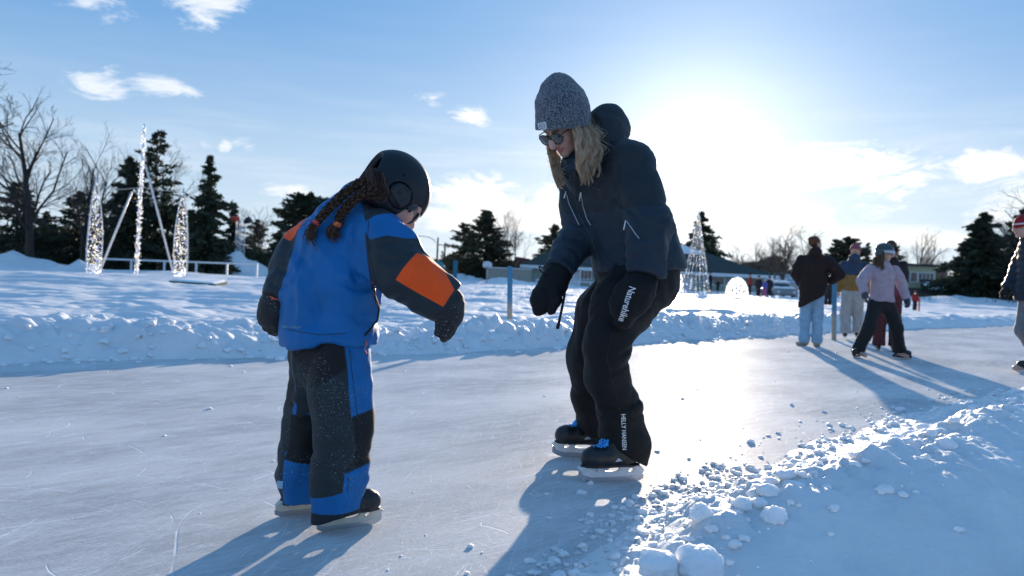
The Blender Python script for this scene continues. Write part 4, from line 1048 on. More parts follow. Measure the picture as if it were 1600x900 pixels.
black_l = [((440, 530), (470, 560), (470, 600), (468, 630), (440, 632)), ((462, 642), (458, 695), (450, 712), (500, 722), (500, 642))]
hem_r = [((480, 798), (540, 797), (600, 790), (600, 850), (480, 850))]; hem_l = [((430, 790), (470, 794), (500, 785), (500, 840), (430, 840)), ((430, 755), (446, 760), (444, 790), (430, 790))]
wct = sdf_obj('trousers', c_trousers, *bounds([cPE, cHR, cHL, cKR, cKL, P(520, 820, 2.6), P(464, 800, 2.74)], .14), .0052, m_cpants, child, {'blue': zf(blue_r, blue_l), 'black': zf(black_r, black_l), 'hem': zf(hem_r, hem_l)}, 1)
btc = bvh_of(wct)
cord('side_seam', btc, [(546, 545), (552, 600), (560, 660), (562, 700), (545, 735), (543, 770)], .0010, m_black, wct, .0002)
patch(btc, 438, 757, 4.5, 6, 5, surf('pale_logo', (0.18, 0.42, 0.62), .5, .1), wct, 'round_badge', 4)
# gloves
gr = hand_parts(P(692, 470, 2.52), U([.42, .05, -.90]), U([-.9, .2, -.40]), U([.1, -1, -.1]), .76, 0.50, .0185, 0.01, .05)
def glove_r(p):
    d = hand_sdf(p, gr); d = smin(d, smax(loft(p, [P(684, 462, 2.53), P(697, 476, 2.52), P(703, 490, 2.52)], [.054, .050, .040], k=.03), half(p, P(680, 458, 2.53), cER-cWR), .006), .02)
    return d+folds(p, 191, .002, 30)
gg = sdf_obj('glove', glove_r, *bounds([P(684, 460, 2.53), P(708, 535, 2.5), P(690, 530, 2.5)], .07), .0034, m_glove, child)
gl2 = hand_parts(P(434, 462, 2.70), U([-.30, -.10, -.95]), U([.30, .75, -.1]), U([.9, -.3, .1]), .95, 0.75, .0150, 0.03, .5)
def glove_l(p):
    d = hand_sdf(p, gl2); d = smin(d, smax(loft(p, [P(438, 458, 2.70), P(432, 474, 2.70), P(427, 488, 2.69)], [.046, .044, .040], k=.03), half(p, P(440, 460, 2.70), cEL-cWL), .006), .02)
    return d+folds(p, 195, .002, 30)
gg2 = sdf_obj('glove', glove_l, *bounds([P(438, 456, 2.70), P(420, 525, 2.66), P(440, 520, 2.7)], .08), .0034, m_glove, child)
mb = MB(); mb.tube([P(421, 463, 2.655), P(430, 467, 2.64), P(441, 469, 2.65)], .0025, 6); mb.build('glove_piping', m_cord, gg2, True)
# skates
put_skate(child, Z0(492, 832, 0), Z0(598, 818, 0), SKC, 0.62, 0, 1.3)
put_skate(child, Z0(437, 807, 0), Z0(520, 797, 0), SKC, 0.62, 0, 1.3)

# helmet (own axes: S right, F face, U crown)
hM = head_axes(U([.50, .30, -.81]), [.70, .42, .58]); hC = P(616, 296, 2.70)
def hl(p): return (p-hC)@hM.T
def helmet_sdf(p):
    q = hl(p); sy = q.copy(); sy[:, 0] = np.abs(sy[:, 0])
    d = ell(q, (0, -.002, .004), (.102, .126, .118))
    d = smin(d, ell(sy, (.062, -.002, -.050), (.040, .074, .066)), .03)
    ear = np.abs(ell(sy, (.108, .012, -.035), (.03, .046, .042)))-.0022; d = smax(d, -smax(ear, -(sy[:, 0]-.06), .001), .002)
    inner = ell(q, (0, -.004, .005), (.079, .101, .095)); d = smax(d, -inner, .004)
    d = smax(d, -(q[:, 2]+.112), .008)
    face = box3(q, (0, .135, -.075), (.080, .085, .092), r=.03); d = smax(d, -face, .006); d = smax(d, -smax(-(q[:, 1]-.058), q[:, 2]-.018, .04), .006)
    nape = ell(q, (0, -.135, -.070), (.072, .085, .095)); d = smax(d, -nape, .006)
    return d
hel = sdf_obj('helmet', helmet_sdf, hC-.17, hC+.17, .0030, m_helmet, child)
def hpt(a, b, c): return hC+hM[0]*a+hM[1]*b+hM[2]*c
def earp(p):
    q = hl(p); c0 = box3(q, (.101, .008, -.034), (.008, .036, .028), r=.014); return smax(c0, -box3(q, (.112, .008, -.034), (.006, .022, .016), r=.008), .002)
sdf_obj('ear_pad', earp, hpt(.09, 0, -.04)-.06, hpt(.09, 0, -.04)+.06, .0026, m_helmet2, hel)
for (a, b, c) in ((.101, -.038, .018), (.092, .070, -.028)):
    mb = MB(); c0 = hpt(a, b, c); mb.tube([c0-hM[0]*.006, c0+hM[0]*.004], [.0045, .004], 10); mb.build('rivet', m_helmet2, hel, True)
def visor(p):
    q = hl(p); d = ell(q, (0, .004, -.012), (.095, .124, .090)); d = smax(d, -ell(q, (0, .0, -.012), (.088, .114, .085)), .003)
    d = smax(d, -(q[:, 1]-.045), .004); d = smax(d, np.abs(q[:, 2]+.008)-.036, .010); return d
sdf_obj('goggles', visor, hC-.15, hC+.15, .0032, m_visor, child)
mb = MB(); mb.tube([hpt(.080, .05, -.075), hpt(.068, .055, -.112), hpt(.03, .05, -.135), hpt(-.03, .05, -.135), hpt(-.068, .055, -.112), hpt(-.08, .05, -.075)], .004, 6); mb.build('chin_strap', m_helmet2, hel, True)
# hair and two braids
m_brown = hair_mat('dark_brown_hair', (0.034, 0.018, 0.012), (0.26, 0.145, 0.09)); m_pink = surf('magenta_scarf', (0.17, 0.02, 0.08), .8, .2, 30, .4, 100)
hair = MB()
def braid(mb, g, r0, seed, turns):
    g = [np.array(q, float) for q in g]; n = 110
    def at(t):
        k = t*(len(g)-1); i = min(int(k), len(g)-2); f = k-i; p0, p1, p2, p3 = g[max(i-1, 0)], g[i], g[i+1], g[min(i+2, len(g)-1)]
        return 0.5*((2*p1)+(-p0+p2)*f+(2*p0-5*p1+4*p2-p3)*f*f+(-p0+3*p1-3*p2+p3)*f**3)
    rg = np.random.RandomState(seed)
    for s in range(3):
        for w_ in range(16):
            oa, orr = rg.rand()*6.28, math.sqrt(rg.rand()); pts = []; rad = []
            for k in range(n+1):
                t = k/n; c = at(t); dd = U(at(min(t+.01, 1))-at(max(t-.01, 0))); sd = U(np.cross(dd, (0.1, 1, 0.1))); up = np.cross(sd, dd)
                ph = turns*2*math.pi*t+s*2*math.pi/3; rr = r0*(1.0-0.25*t)
                pts.append(c+sd*math.sin(ph)*rr*.62+up*math.sin(2*ph)*rr*.40+(sd*math.cos(oa)+up*math.sin(oa))*orr*rr*.50); rad.append(rr*.17)
            mb.tube(pts, rad, 4, 0, False, rg.rand())
    return at
b1 = gd((585, 292, 2.60), (565, 286, 2.575), (545, 297, 2.56), (525, 315, 2.555), (508, 332, 2.56), (495, 348, 2.565))
b2 = gd((600, 300, 2.57), (580, 298, 2.555), (560, 306, 2.545), (543, 322, 2.545), (533, 336, 2.55), (528, 350, 2.555))
braid(hair, b1, .0155, 1, 4.5); braid(hair, b2, .0165, 2, 4.0)
tails = [gd((495, 348, 2.565), (489, 356, 2.56), (485, 366, 2.56), (487, 378, 2.56)), gd((528, 352, 2.555), (521, 358, 2.55), (519, 366, 2.55), (526, 373, 2.55)), ]
crown = [gd((570, 272, 2.62), (566, 284, 2.60), (572, 296, 2.585), (560, 303, 2.57)), gd((578, 262, 2.60), (580, 282, 2.565), (588, 300, 2.555), (570, 304, 2.55)), gd((596, 272, 2.585), (600, 290, 2.56), (603, 306, 2.555), (585, 308, 2.55))]
for sset in (strands([tails[0], tails[0]], 130, 11, .0085, .002, .0012, nseg=10), strands([tails[1], tails[1]], 130, 12, .0090, .002, .0012, nseg=10), strands(crown, 260, 13, .0055, .003, .0012, nseg=12), strands([b1, b1], 45, 14, .010, .006, .0004), strands([b2, b2], 45, 15, .011, .006, .0004)):
    n0 = len(hair.v); hair.v += sset.v; hair.f += [tuple(i+n0 for i in q) for q in sset.f]; hair.m += sset.m; hair.a += sset.a
hair.build('hair', m_brown, child, True, 'tone')
for c0, c1, col in ((P(497, 345, 2.563), P(492, 351, 2.563), (0.62, 0.05, 0.05)), (P(529, 347, 2.552), P(526, 354, 2.552), (0.80, 0.16, 0.05))):
    mb = MB(); mb.tube([c0, (c0+c1)/2, c1], [.011, .0135, .011], 10); mb.build('hair_tie', surf('hair_elastic', col, .6, .1), child, True)
def cscarf(p): return loft(p, [P(572, 286, 2.62), P(586, 300, 2.62), P(603, 318, 2.62), P(612, 330, 2.64)], [.026, .026, .022, .018], k=.04)+folds(p, 7, .004, 22)
sdf_obj('scarf', cscarf, *bounds([P(570, 285, 2.62), P(612, 332, 2.64)], .06), .0045, m_pink, child)
# ================================================================ BACKGROUND: trees
def foliage_mat(name, a, b_, rough=0.7):
    m, t, b = new_mat(name)
    at = t.new('ShaderNodeAttribute', attribute_name='tone').outputs['Fac']
    t.put(b.inputs['Base Color'], t.mix(at, a, b_)); b.inputs['Roughness'].default_value = rough
    tr = t.new('ShaderNodeBsdfTranslucent'); ms = t.new('ShaderNodeMixShader'); ms.inputs[0].default_value = 0.15
    t.put(tr.inputs[0], t.mix(at, a, b_)); t.l.new(b.outputs[0], ms.inputs[1]); t.l.new(tr.outputs[0], ms.inputs[2]); t.l.new(ms.outputs[0], t.n['Material Output'].inputs[0])
    return m
m_bark = surf('bark', (0.034, 0.027, 0.023), 0.9, 0.3, 4, 0.3, 12)
m_twig = surf('twigs', (0.034, 0.026, 0.021), 0.9, 0.3, 2)
m_twig2 = surf('pale_twigs', (0.17, 0.12, 0.085), 0.9, 0.3, 2)
m_spruce = foliage_mat('spruce_needles', (0.018, 0.028, 0.016), (0.060, 0.075, 0.038))
m_pine = foliage_mat('pine_needles', (0.030, 0.034, 0.018), (0.11, 0.10, 0.05))
m_brush = foliage_mat('brushwood', (0.045, 0.030, 0.022), (0.12, 0.075, 0.05))
def leaf_quads(c, d, ln, wd, rg):
    """needle sprays: one thin quad per centre, c (N,3), d (N,3)"""
    n = len(c); up = rg.normal(size=(n, 3)); s = np.cross(d, up); s /= np.linalg.norm(s, axis=1)[:, None]+1e-9
    ln = ln[:, None]; wd = wd[:, None]
    V = np.stack([c-d*ln*.5-s*wd*.3, c-s*wd*.5+d*ln*.1, c+d*ln*.5, c+s*wd*.5+d*ln*.1], 1).reshape(-1, 3)
    return V, np.arange(4*n).reshape(-1, 4)
def conifer(name, base, H, Rr, seed, label, m=None, shape='spruce', dens=1.0, bare=0.06, top_thin=0.0):
    rg = np.random.RandomState(seed); root = empty(name, base, label, 'tree', None)
    base = np.asarray(base, float); mb = MB(); lean = rg.normal(size=2)*.012*H
    tr = [base+np.array([lean[0]*t, lean[1]*t, H*t]) for t in np.linspace(0, 1, 8)]
    mb.tube(tr, [0.022*H*(1-.93*t)+.01 for t in np.linspace(0, 1, 8)], 7)
    C = []; Dd = []; bb = mb; nb = int(70*dens+H*5)
    for i in range(nb):
        t = bare+(1-bare)*((i+rg.rand())/nb)**(1.05); az_ = rg.rand()*6.283
        if shape == 'spruce': L = Rr*(1-t)**.80*(.35+.80*rg.rand())*(1+.25*math.sin(az_*2+t*9+seed))+.02*H*(1-t)
        elif shape == 'round': L = Rr*math.sqrt(max(0, 1-(2*min(t, .985)-.92)**2*(1.0 if t > .46 else .55)))*(.75+.35*rg.rand())
        else: L = Rr*(math.sin(min(1, (1-t)*1.5+.12)*1.57))*(.45+.75*rg.rand())*(1-.35*t)
        if top_thin and t > 1-top_thin: L *= .9; keep = .35
        else: keep = 1.0
        z = base[2]+H*t; up = .45*(t-.35) if shape != 'round' else .5*(t-.2)
        d = U([math.cos(az_), math.sin(az_), up-.10+rg.normal()*.08]); p0 = base+np.array([lean[0]*t, lean[1]*t, H*t]); droop = -.16*L if shape == 'spruce' else .05*L
        pts = [p0+d*L*q+np.array([0, 0, droop*q*q]) for q in (0, .35, .7, 1)]
        bb.tube(pts, [.006*H*(1-t)+.012, .010, .007, .003], 3, 0, False)
        n = int((22+60*L/max(H*.2, .1)*.5)*dens*keep*(1.2 if shape == 'round' else 1))
        q = rg.rand(n)**.7; q = .12+.92*q; spread = (.10+.20*(1-q))*L*.55+.04
        c = p0+d*L*q[:, None]+np.array([0, 0, 1])*(droop*q*q)[:, None]+rg.normal(size=(n, 3))*spread[:, None]*np.array([1, 1, .38])
        dd = d+rg.normal(size=(n, 3))*.55; dd /= np.linalg.norm(dd, axis=1)[:, None]; C.append(c); Dd.append(dd)
    bb.build('trunk', m_bark, root, False)
    C = np.concatenate(C); Dd = np.concatenate(Dd); n = len(C)
    V, F = leaf_quads(C, Dd, (.035+.05*rg.rand(n))*H, (.011+.016*rg.rand(n))*H, rg)
    mesh_obj('crown', V, F, m or m_spruce, root, False, {'tone': np.repeat(rg.rand(n)**1.5, 4)})
    return root
def bare_tree(name, base, H, seed, label, m=None, spread=1.0, trunks=1, levels=5, trunk_r=.022, split=.22, dens=1.0, up=.35):
    rg = np.random.RandomState(seed); root = empty(name, base, label, 'tree'); T = MB(); Cr = MB(); cnt = [0]
    Q = []
    for k in range(trunks):
        d = U([rg.normal()*.10*(trunks > 1)+(.09*(k-(trunks-1)/2)), rg.normal()*.05, 1]); b0 = np.asarray(base, float)+np.array([(k-(trunks-1)/2)*.014*H, 0, -.2]); Q.append((b0, d, H*.80*(1-.1*k), trunk_r*H, 0))
    while Q and cnt[0] < int(2600*dens):
        p, d, L, r, lv = Q.pop(0); n = 4 if lv < 2 else 3; pts = [p]; dd = d
        for k in range(n):
            dd = U(dd+rg.normal(size=3)*(.06 if lv == 0 else .16)+np.array([0, 0, up*.18 if lv else 0])); pts.append(pts[-1]+dd*L/n)
        r1 = r*(.30 if lv == 0 else .45); rr = [r+(r1-r)*k/n for k in range(n+1)]
        (T if lv <= 1 else Cr).tube(pts, rr, 7 if lv == 0 else (5 if lv == 1 else 3), 0, False); cnt[0] += 1
        if lv >= levels: continue
        nc = int((13 if lv == 0 else 6)*(dens if lv == 0 else 1)+rg.rand())
        for j in range(nc):
            t = (split+(1-split)*((j+rg.rand())/nc)**1.1) if lv == 0 else (.15+.85*(j+rg.rand())/nc)
            k = min(int(t*n), n-1); q = pts[k]+(pts[k+1]-pts[k])*(t*n-k)
            axis_ = U(pts[k+1]-pts[k]); pr = U(np.cross(axis_, rg.normal(size=3))); a = (.42+.38*rg.rand())*spread
            nd = U(axis_*math.cos(a)+pr*math.sin(a)); nl = L*(.66 if lv == 0 else .60)*(1-.50*t)*(.75+.5*rg.rand())
            Q.append((q, nd, nl, max(r*(1-t*.55)*(.42 if lv == 0 else .50), .006), lv+1))
    T.build('trunk', m_bark if m is None else m, root, True); Cr.build('crown', m or m_twig, root, False); return root
def place(px, Y, top, z=None):
    g = P(px, 430, Y); zb = SNOW_H(g[0], Y) if z is None else z
    b0 = np.array([g[0], Y, zb-.1]); return b0, P(px, top, Y)[2]-b0[2]
TG = None
for (px, top, Y, kind, rr, seed, lab, extra) in [
    (1530, 333, 78, 'spruce', .56, 1, 'largest dark spruce at the right behind the man in the red hat', dict(dens=2.6, bare=.02)),
    (1592, 328, 80, 'spruce', .56, 2, 'dark spruce at the right edge directly behind the man', dict(dens=2.4, bare=.02)),
    (758, 330, 84, 'loose', .42, 3, 'broad dense evergreen behind the basketball hoop', dict(dens=1.6, m='pine', bare=.03)),
    (722, 350, 86, 'loose', .42, 4, 'lower lopsided evergreen joined to the left of the broad one by the hoop', dict(dens=1.2, m='pine', bare=.03)),
    (1092, 332, 98, 'spruce', .55, 5, 'evergreen rising behind the wire light cone', dict(dens=1.3)),
    (478, 302, 66, 'round', .42, 6, 'rounded dark cedar just left of the child', dict(dens=1.8, bare=.02)),
    (196, 246, 54, 'spruce', .33, 7, 'dark spruce behind the left strut of the light sculpture', dict(dens=1.5, bare=.02)),
    (240, 206, 56, 'loose', .30, 8, 'tall thin-topped pine behind the mast of the light sculpture', dict(dens=1.0, bare=.12, top_thin=.5)),
    (320, 244, 54, 'spruce', .31, 9, 'dark pointed spruce right of the light sculpture', dict(dens=1.6, bare=.02, top_thin=.3)),
    (362, 318, 62, 'spruce', .26, 10, 'small spruce behind the red and black floodlights', dict(dens=1.2)),
    (398, 345, 76, 'loose', .42, 11, 'low brownish evergreen right of the floodlight masts', dict(dens=1.0, m='pine')),
    (436, 350, 80, 'spruce', .40, 12, 'low spruce between the bare tree and the rounded cedar', dict(dens=1.0)),
    (24, 286, 58, 'loose', .42, 13, 'pine behind the big bare tree at the left edge', dict(dens=1.1, bare=.05)),
    (118, 300, 60, 'loose', .42, 14, 'pine with level boughs between the bare tree and the light sculpture', dict(dens=1.1, bare=.05)),
    (864, 352, 92, 'loose', .50, 15, 'evergreen half hidden behind the woman\'s far arm', dict(dens=1.2, m='pine')),
    (1324, 370, 92, 'round', .36, 16, 'round evergreen between the two women standing at the right', dict(dens=1.3, m='pine')),
    (1356, 380, 96, 'spruce', .30, 17, 'narrow evergreen seen just above the pink beanie', dict(dens=.8)),
    (155, 318, 60, 'spruce', .34, 18, 'low dark spruce behind the left light panel of the sculpture', dict(dens=1.1)),
    (280, 330, 60, 'spruce', .36, 19, 'low dark spruce behind the right light panel of the sculpture', dict(dens=1.1)),
    (70, 330, 62, 'spruce', .50, 24, 'low bushy evergreen at the foot of the big bare tree', dict(dens=1.0)),
    (645, 396, 150, 'spruce', .34, 20, 'tiny far spruce above the child\'s orange patch', dict(dens=.5)),
    (690, 392, 150, 'spruce', .34, 21, 'tiny far spruce above the teal play hut', dict(dens=.5)),
    (1395, 385, 110, 'loose', .40, 22, 'small evergreen behind the helmeted girl\'s shoulder', dict(dens=.7, m='pine')),
    ]:
    b0, H = place(px, Y, top); mm = m_pine if extra.pop('m', None) else m_spruce
    conifer('pine_tree' if kind == 'loose' else ('cedar_tree' if kind == 'round' else 'spruce_tree'), b0, H, rr*H, seed+100, lab, mm, kind, **extra)
for (px, top, Y, seed, lab, kw) in [
    (46, 152, 48, 31, 'big bare spreading tree at the left edge', dict(spread=1.15, dens=1.2, levels=5, trunk_r=.026)),
    (128, 214, 52, 32, 'bare twin-stemmed tree left of the light sculpture', dict(trunks=2, spread=1.0, trunk_r=.016, levels=4)),
    (268, 228, 58, 33, 'sparse bare tree between the mast and the pointed spruce', dict(spread=1.2, trunk_r=.016, levels=4, split=.3)),
    (409, 322, 68, 34, 'small bare tree with a fine round crown left of the cedar', dict(spread=1.1, trunk_r=.018)),
    (806, 325, 88, 35, 'pair of slender bare birches left of the woman', dict(trunks=2, spread=.8, trunk_r=.012, levels=4)),
    (1160, 378, 90, 36, 'low bare tree right of the wire light cone', dict(spread=1.3, m='p')),
    (1182, 372, 94, 37, 'bare shrubby tree above the pavilion roof end', dict(spread=1.3, m='p', trunks=2)),
    (1222, 350, 84, 38, 'tall bare tree just left of the woman in the brown coat', dict(spread=1.1, m='p', trunks=2)),
    (1250, 352, 92, 39, 'bare tree behind the brown coat woman\'s head', dict(spread=1.1, m='p')),
    (1206, 372, 98, 44, 'thin bare tree behind the small white house', dict(spread=1.1, m='p')),
    (1408, 382, 110, 40, 'bare tree above the yellow house\'s left end', dict(spread=1.1, m='p')),
    (1436, 362, 108, 41, 'upright bare tree above the yellow house', dict(spread=.8, m='p', trunks=2)),
    (1468, 392, 105, 42, 'low bare tree between the yellow house and the large spruce', dict(spread=1.3, m='p')),
    (1612, 290, 70, 43, 'bare tree reaching in over the right edge', dict(spread=1.2)),
    (704, 398, 140, 45, 'faint bare tree beside the utility pole', dict(spread=1.1, m='p', levels=4)),
    (626, 405, 145, 46, 'faint bare tree right of the child\'s shoulder', dict(spread=1.2, m='p', levels=4)),
    (-14, 60, 20, 47, 'bare tree beyond the left edge with twigs reaching into the sky', dict(spread=1.2, levels=5)),
    ]:
    b0, H = place(px, Y, top); mm = m_twig2 if kw.pop('m', None) else None
    if seed == 47: b0[0] -= 2.3; 
    bare_tree('birch_tree' if seed == 35 else 'bare_tree', b0, H, seed, lab, mm, **kw)
# far brushwood lines: hedges that read as one mass
def brush(name, x0, x1, Y, topa, seed, m, n, label=None, zs=.3):
    rg = np.random.RandomState(seed); a = P(x0, 430, Y)[0]; b = P(x1, 430, Y)[0]; x = rg.uniform(a, b, n); h = P((x0+x1)/2, topa, Y)[2]
    hh_ = np.maximum(h*(.72+.28*vnoise(np.stack([x*.35, x*0, x*0], 1), seed)), .3); z = rg.rand(n)**.8*hh_; y = Y+rg.normal(size=n)*1.2
    d = rg.normal(size=(n, 3))*.5+np.array([0, 0, .9]); d /= np.linalg.norm(d, axis=1)[:, None]
    V, F = leaf_quads(np.stack([x, y, z], 1), d, (.25+.45*rg.rand(n))*zs*3, (.05+.08*rg.rand(n))*zs*3, rg)
    o = mesh_obj(name, V, F, m, None, False, {'tone': np.repeat(rg.rand(n), 4)}); tag(o, label, kind='stuff')
brush('undergrowth', -60, 460, 64, 352, 1, m_spruce, 22000, 'dark undergrowth below the trees at the left')
brush('brushwood', 540, 860, 160, 390, 2, m_brush, 20000, 'reddish far brushwood left of the hoop', .8)
brush('brushwood', 1130, 1290, 100, 400, 3, m_brush, 14000, 'backlit bushes above the pavilion roof', .4)
brush('brushwood', 1290, 1510, 118, 412, 4, m_brush, 14000, 'bare bushes behind the yellow house', .4)
brush('hedge', 1400, 1660, 74, 461, 5, m_spruce, 4000, 'low dark hedge under snow at the right', .25)

# ================================================================ buildings
m_palegreen = surf('pale_green_boards', (0.30, 0.36, 0.31), .8, .08, 3); m_roofgreen = surf('dark_green_roof', (0.035, 0.048, 0.042), .75, .12, 3)
m_fascia = surf('white_fascia', (0.68, 0.70, 0.72), .6, .05, 4); m_yellow = surf('cream_siding', (0.50, 0.46, 0.30), .8, .08, 4)
m_glass = surf('window_glass', (0.03, 0.04, 0.05), .1, .05, coat=.5); m_roofdark = surf('dark_shingles', (0.05, 0.045, 0.045), .85, .2, 6)
m_brownred = surf('red_brown_boards', (0.16, 0.045, 0.030), .8, .15, 4); m_concrete = surf('beige_blocks', (0.34, 0.30, 0.25), .85, .12, 4)
m_galv = surf('galvanised', (0.35, 0.36, 0.37), .45, .1, 8, metal=.4)
m_whitep = surf('white_painted_metal', (0.62, 0.65, 0.68), .45, .06, 8)
def window(bld, x, z, w_, h, y, bars=1):
    f = MB(); t_ = .09
    f.box((x-w_/2-t_, y-.10, z-t_), (x+w_/2+t_, y-.02, z)); f.box((x-w_/2-t_, y-.10, z+h), (x+w_/2+t_, y-.02, z+h+t_))
    f.box((x-w_/2-t_, y-.10, z), (x-w_/2, y-.02, z+h)); f.box((x+w_/2, y-.10, z), (x+w_/2+t_, y-.02, z+h))
    for k in range(bars): xx = x-w_/2+w_*(k+1)/(bars+1); f.box((xx-.03, y-.09, z), (xx+.03, y-.03, z+h))
    fo = f.build('window', m_fascia, bld); g = MB(); g.box((x-w_/2, y-.05, z), (x+w_/2, y-.015, z+h)); g.build('pane', m_glass, fo)
def X_(px, Y): return float(P(px, 440, Y)[0])
def Zp(px, py, Y): return float(P(px, py, Y)[2])
# long pavilion
Y = 80; xa, xb = X_(826, Y), X_(1196, Y); ev = Zp(1010, 425, Y)
pv = empty('pavilion', ((xa+xb)/2, Y, 0), 'long low pale green pavilion with a dark hipped roof behind the woman', 'building')
mb = MB(); mb.box((xa, Y, -.3), (xb, Y+9, ev)); mb.build('wall', m_palegreen, pv)
mb = MB(); o = .9; y0, y1 = Y-o, Y+9+o; e0 = ev+.14; rx0, rx1 = X_(900, Y), X_(1066, Y); rz = Zp(985, 372, Y)
mb.add([(xa-o, y0, e0), (xb+o, y0, e0), (xb+o, y1, e0), (xa-o, y1, e0), (rx0, Y+4.5, rz), (rx1, Y+4.5, rz)], [(0, 1, 5, 4), (1, 2, 5), (2, 3, 4, 5), (3, 0, 4), (0, 3, 2, 1)]); rf = mb.build('roof', m_roofgreen, pv)
mb = MB()
mb.add([(rx1-1.0, Y+2.4, e0+(rz-e0)*.60), (rx1+2.6, Y+2.4, e0+(rz-e0)*.60), (rx1+.6, Y+3.6, e0+(rz-e0)*.86), (rx1-.9, Y+3.6, e0+(rz-e0)*.86)], [(0, 1, 2, 3)])
for i in range(4): v = mb.v[i]; mb.v.append((v[0], v[1], v[2]+.16)); mb.v[i] = (v[0], v[1], v[2]-.1)
mb.f = [(3, 2, 1, 0), (4, 5, 6, 7), (0, 1, 5, 4), (1, 2, 6, 5), (2, 3, 7, 6), (3, 0, 4, 7)]; mb.m = [0]*6; mb.a = [0]*8; mb.build('snow_patch', m_clod, rf)
mb = MB(); mb.box((xa-o, y0-.06, ev-.12), (xb+o, y0, ev+.18)); mb.build('fascia', m_fascia, pv)
for px in (1118, 1168, 915, 960): window(pv, X_(px, Y), .9, 1.6 if px != 915 else 1.0, .75, Y, 2)
for px in (1075, 897):
    x = X_(px, Y); mb = MB(); mb.box((x-.55, Y-.05, 0), (x+.55, Y-.005, ev-.25)); d_ = mb.build('door', m_fascia, pv); mb = MB(); mb.box((x+.38, Y-.10, 1.0), (x+.44, Y-.052, 1.15)); mb.build('handle', m_galv, d_)
for px in (905, 935, 1050, 1106, 1150, 1196): x = X_(px, Y); mb = MB(); mb.box((x-.07, Y-.78, -.2), (x+.07, Y-.64, ev-.125)); mb.build('post', m_fascia, pv)
# sheds and walls left of it
Y = 88; mb = MB(); x0, x1 = X_(800, Y), X_(829, Y); zt = Zp(815, 408, Y)
sh = empty('shed', ((x0+x1)/2, Y, 0), 'small red-brown shed against the left end of the pavilion', 'shed')
mb.box((x0, Y, -.3), (x1, Y+3, zt-.7)); mb.build('wall', m_brownred, sh); mb = MB()
mb.add([(x0-.3, Y-.3, zt-.75), (x1+.3, Y-.3, zt-.75), (x1+.3, Y+3.3, zt-.75), (x0-.3, Y+3.3, zt-.75), (x0+.3, Y+1.5, zt+.5), (x1-.1, Y+1.5, zt+.3)], [(0, 1, 5, 4), (1, 2, 5), (2, 3, 4, 5), (3, 0, 4), (0, 3, 2, 1)]); mb.build('roof', m_brownred, sh)
Y = 78; mb = MB(); x0, x1 = X_(760, Y), X_(830, Y); zt = Zp(795, 420, Y)
wl = empty('block_wall', ((x0+x1)/2, Y, 0), 'low beige block wall right of the basketball hoop', 'wall')
mb.box((x0, Y, -.3), (x1, Y+.3, zt)); mb.build('masonry', m_concrete, wl); mb = MB(); mb.box((x0-.04, Y-.05, zt+.003), (x1+.04, Y+.35, zt+.09)); mb.build('coping', m_fascia, wl)
# cream house
Y = 95; x0, x1 = X_(1392, Y), X_(1462, Y); zt = Zp(1430, 416, Y); zb = Zp(1430, 452, Y)
ho = empty('house', ((x0+x1)/2, Y, 0), 'cream two-storey house with a flat dark roof beyond the skaters', 'house')
mb = MB(); mb.box((x0, Y, -.3), (x1, Y+7, zt)); mb.build('wall', m_yellow, ho)
mb = MB(); mb.box((x0-.4, Y-.4, zt+.003), (x1+.4, Y+7.4, zt+.28)); mb.build('roof', m_roofgreen, ho)
window(ho, X_(1446, Y), zt-1.75, 1.7, 1.0, Y, 3); window(ho, X_(1427, Y), zt-1.75, .7, 1.0, Y, 0); window(ho, X_(1402, Y), zt-1.7, .9, 1.0, Y, 1)
mb = MB(); mb.hexa([(x0+.2, Y-2.6, zb-.9), (x1+.9, Y-2.6, zb-.9), (x1+.9, Y-.05, zb-.1), (x0+.2, Y-.05, zb-.1), (x0+.2, Y-2.6, zb-.6), (x1+.9, Y-2.6, zb-.6), (x1+.9, Y-.05, zb+.15), (x0+.2, Y-.05, zb+.15)]); lo_ = mb.build('porch_roof', m_roofdark, ho)
# dark roofed house with snow patches
Y = 92; x0, x1 = X_(1464, Y), X_(1512, Y); zt = Zp(1485, 437, Y)
ho = empty('house', ((x0+x1)/2, Y, 0), 'low house with a dark roof and two patches of snow left of the large spruce', 'house')
mb = MB(); mb.box((x0, Y, -.3), (x1, Y+6, .9)); mb.build('wall', m_palegreen, ho)
mb = MB(); mb.add([(x0-.3, Y-.4, .8), (x1+.3, Y-.4, .8), (x1+.3, Y+6.4, .8), (x0-.3, Y+6.4, .8), (x0-.3, Y+3, zt), (x1+.3, Y+3, zt)], [(0, 1, 5, 4), (1, 2, 5), (2, 3, 4, 5), (3, 0, 4), (0, 3, 2, 1)]); rf = mb.build('roof', m_roofdark, ho)
for px, wd in ((1473, 1.3), (1496, .9)):
    x = X_(px, Y); mb = MB(); za, zc = .8+(zt-.8)*.35, .8+(zt-.8)*.75; ya, yc = Y-.4+3.4*.35, Y-.4+3.4*.75
    mb.hexa([(x-wd, ya, za-.05), (x+wd, ya, za-.05), (x+wd*.3, yc, zc-.05), (x-wd*.9, yc, zc-.05), (x-wd, ya, za+.12), (x+wd, ya, za+.12), (x+wd*.3, yc, zc+.12), (x-wd*.9, yc, zc+.12)]); mb.build('snow_patch', m_clod, rf)
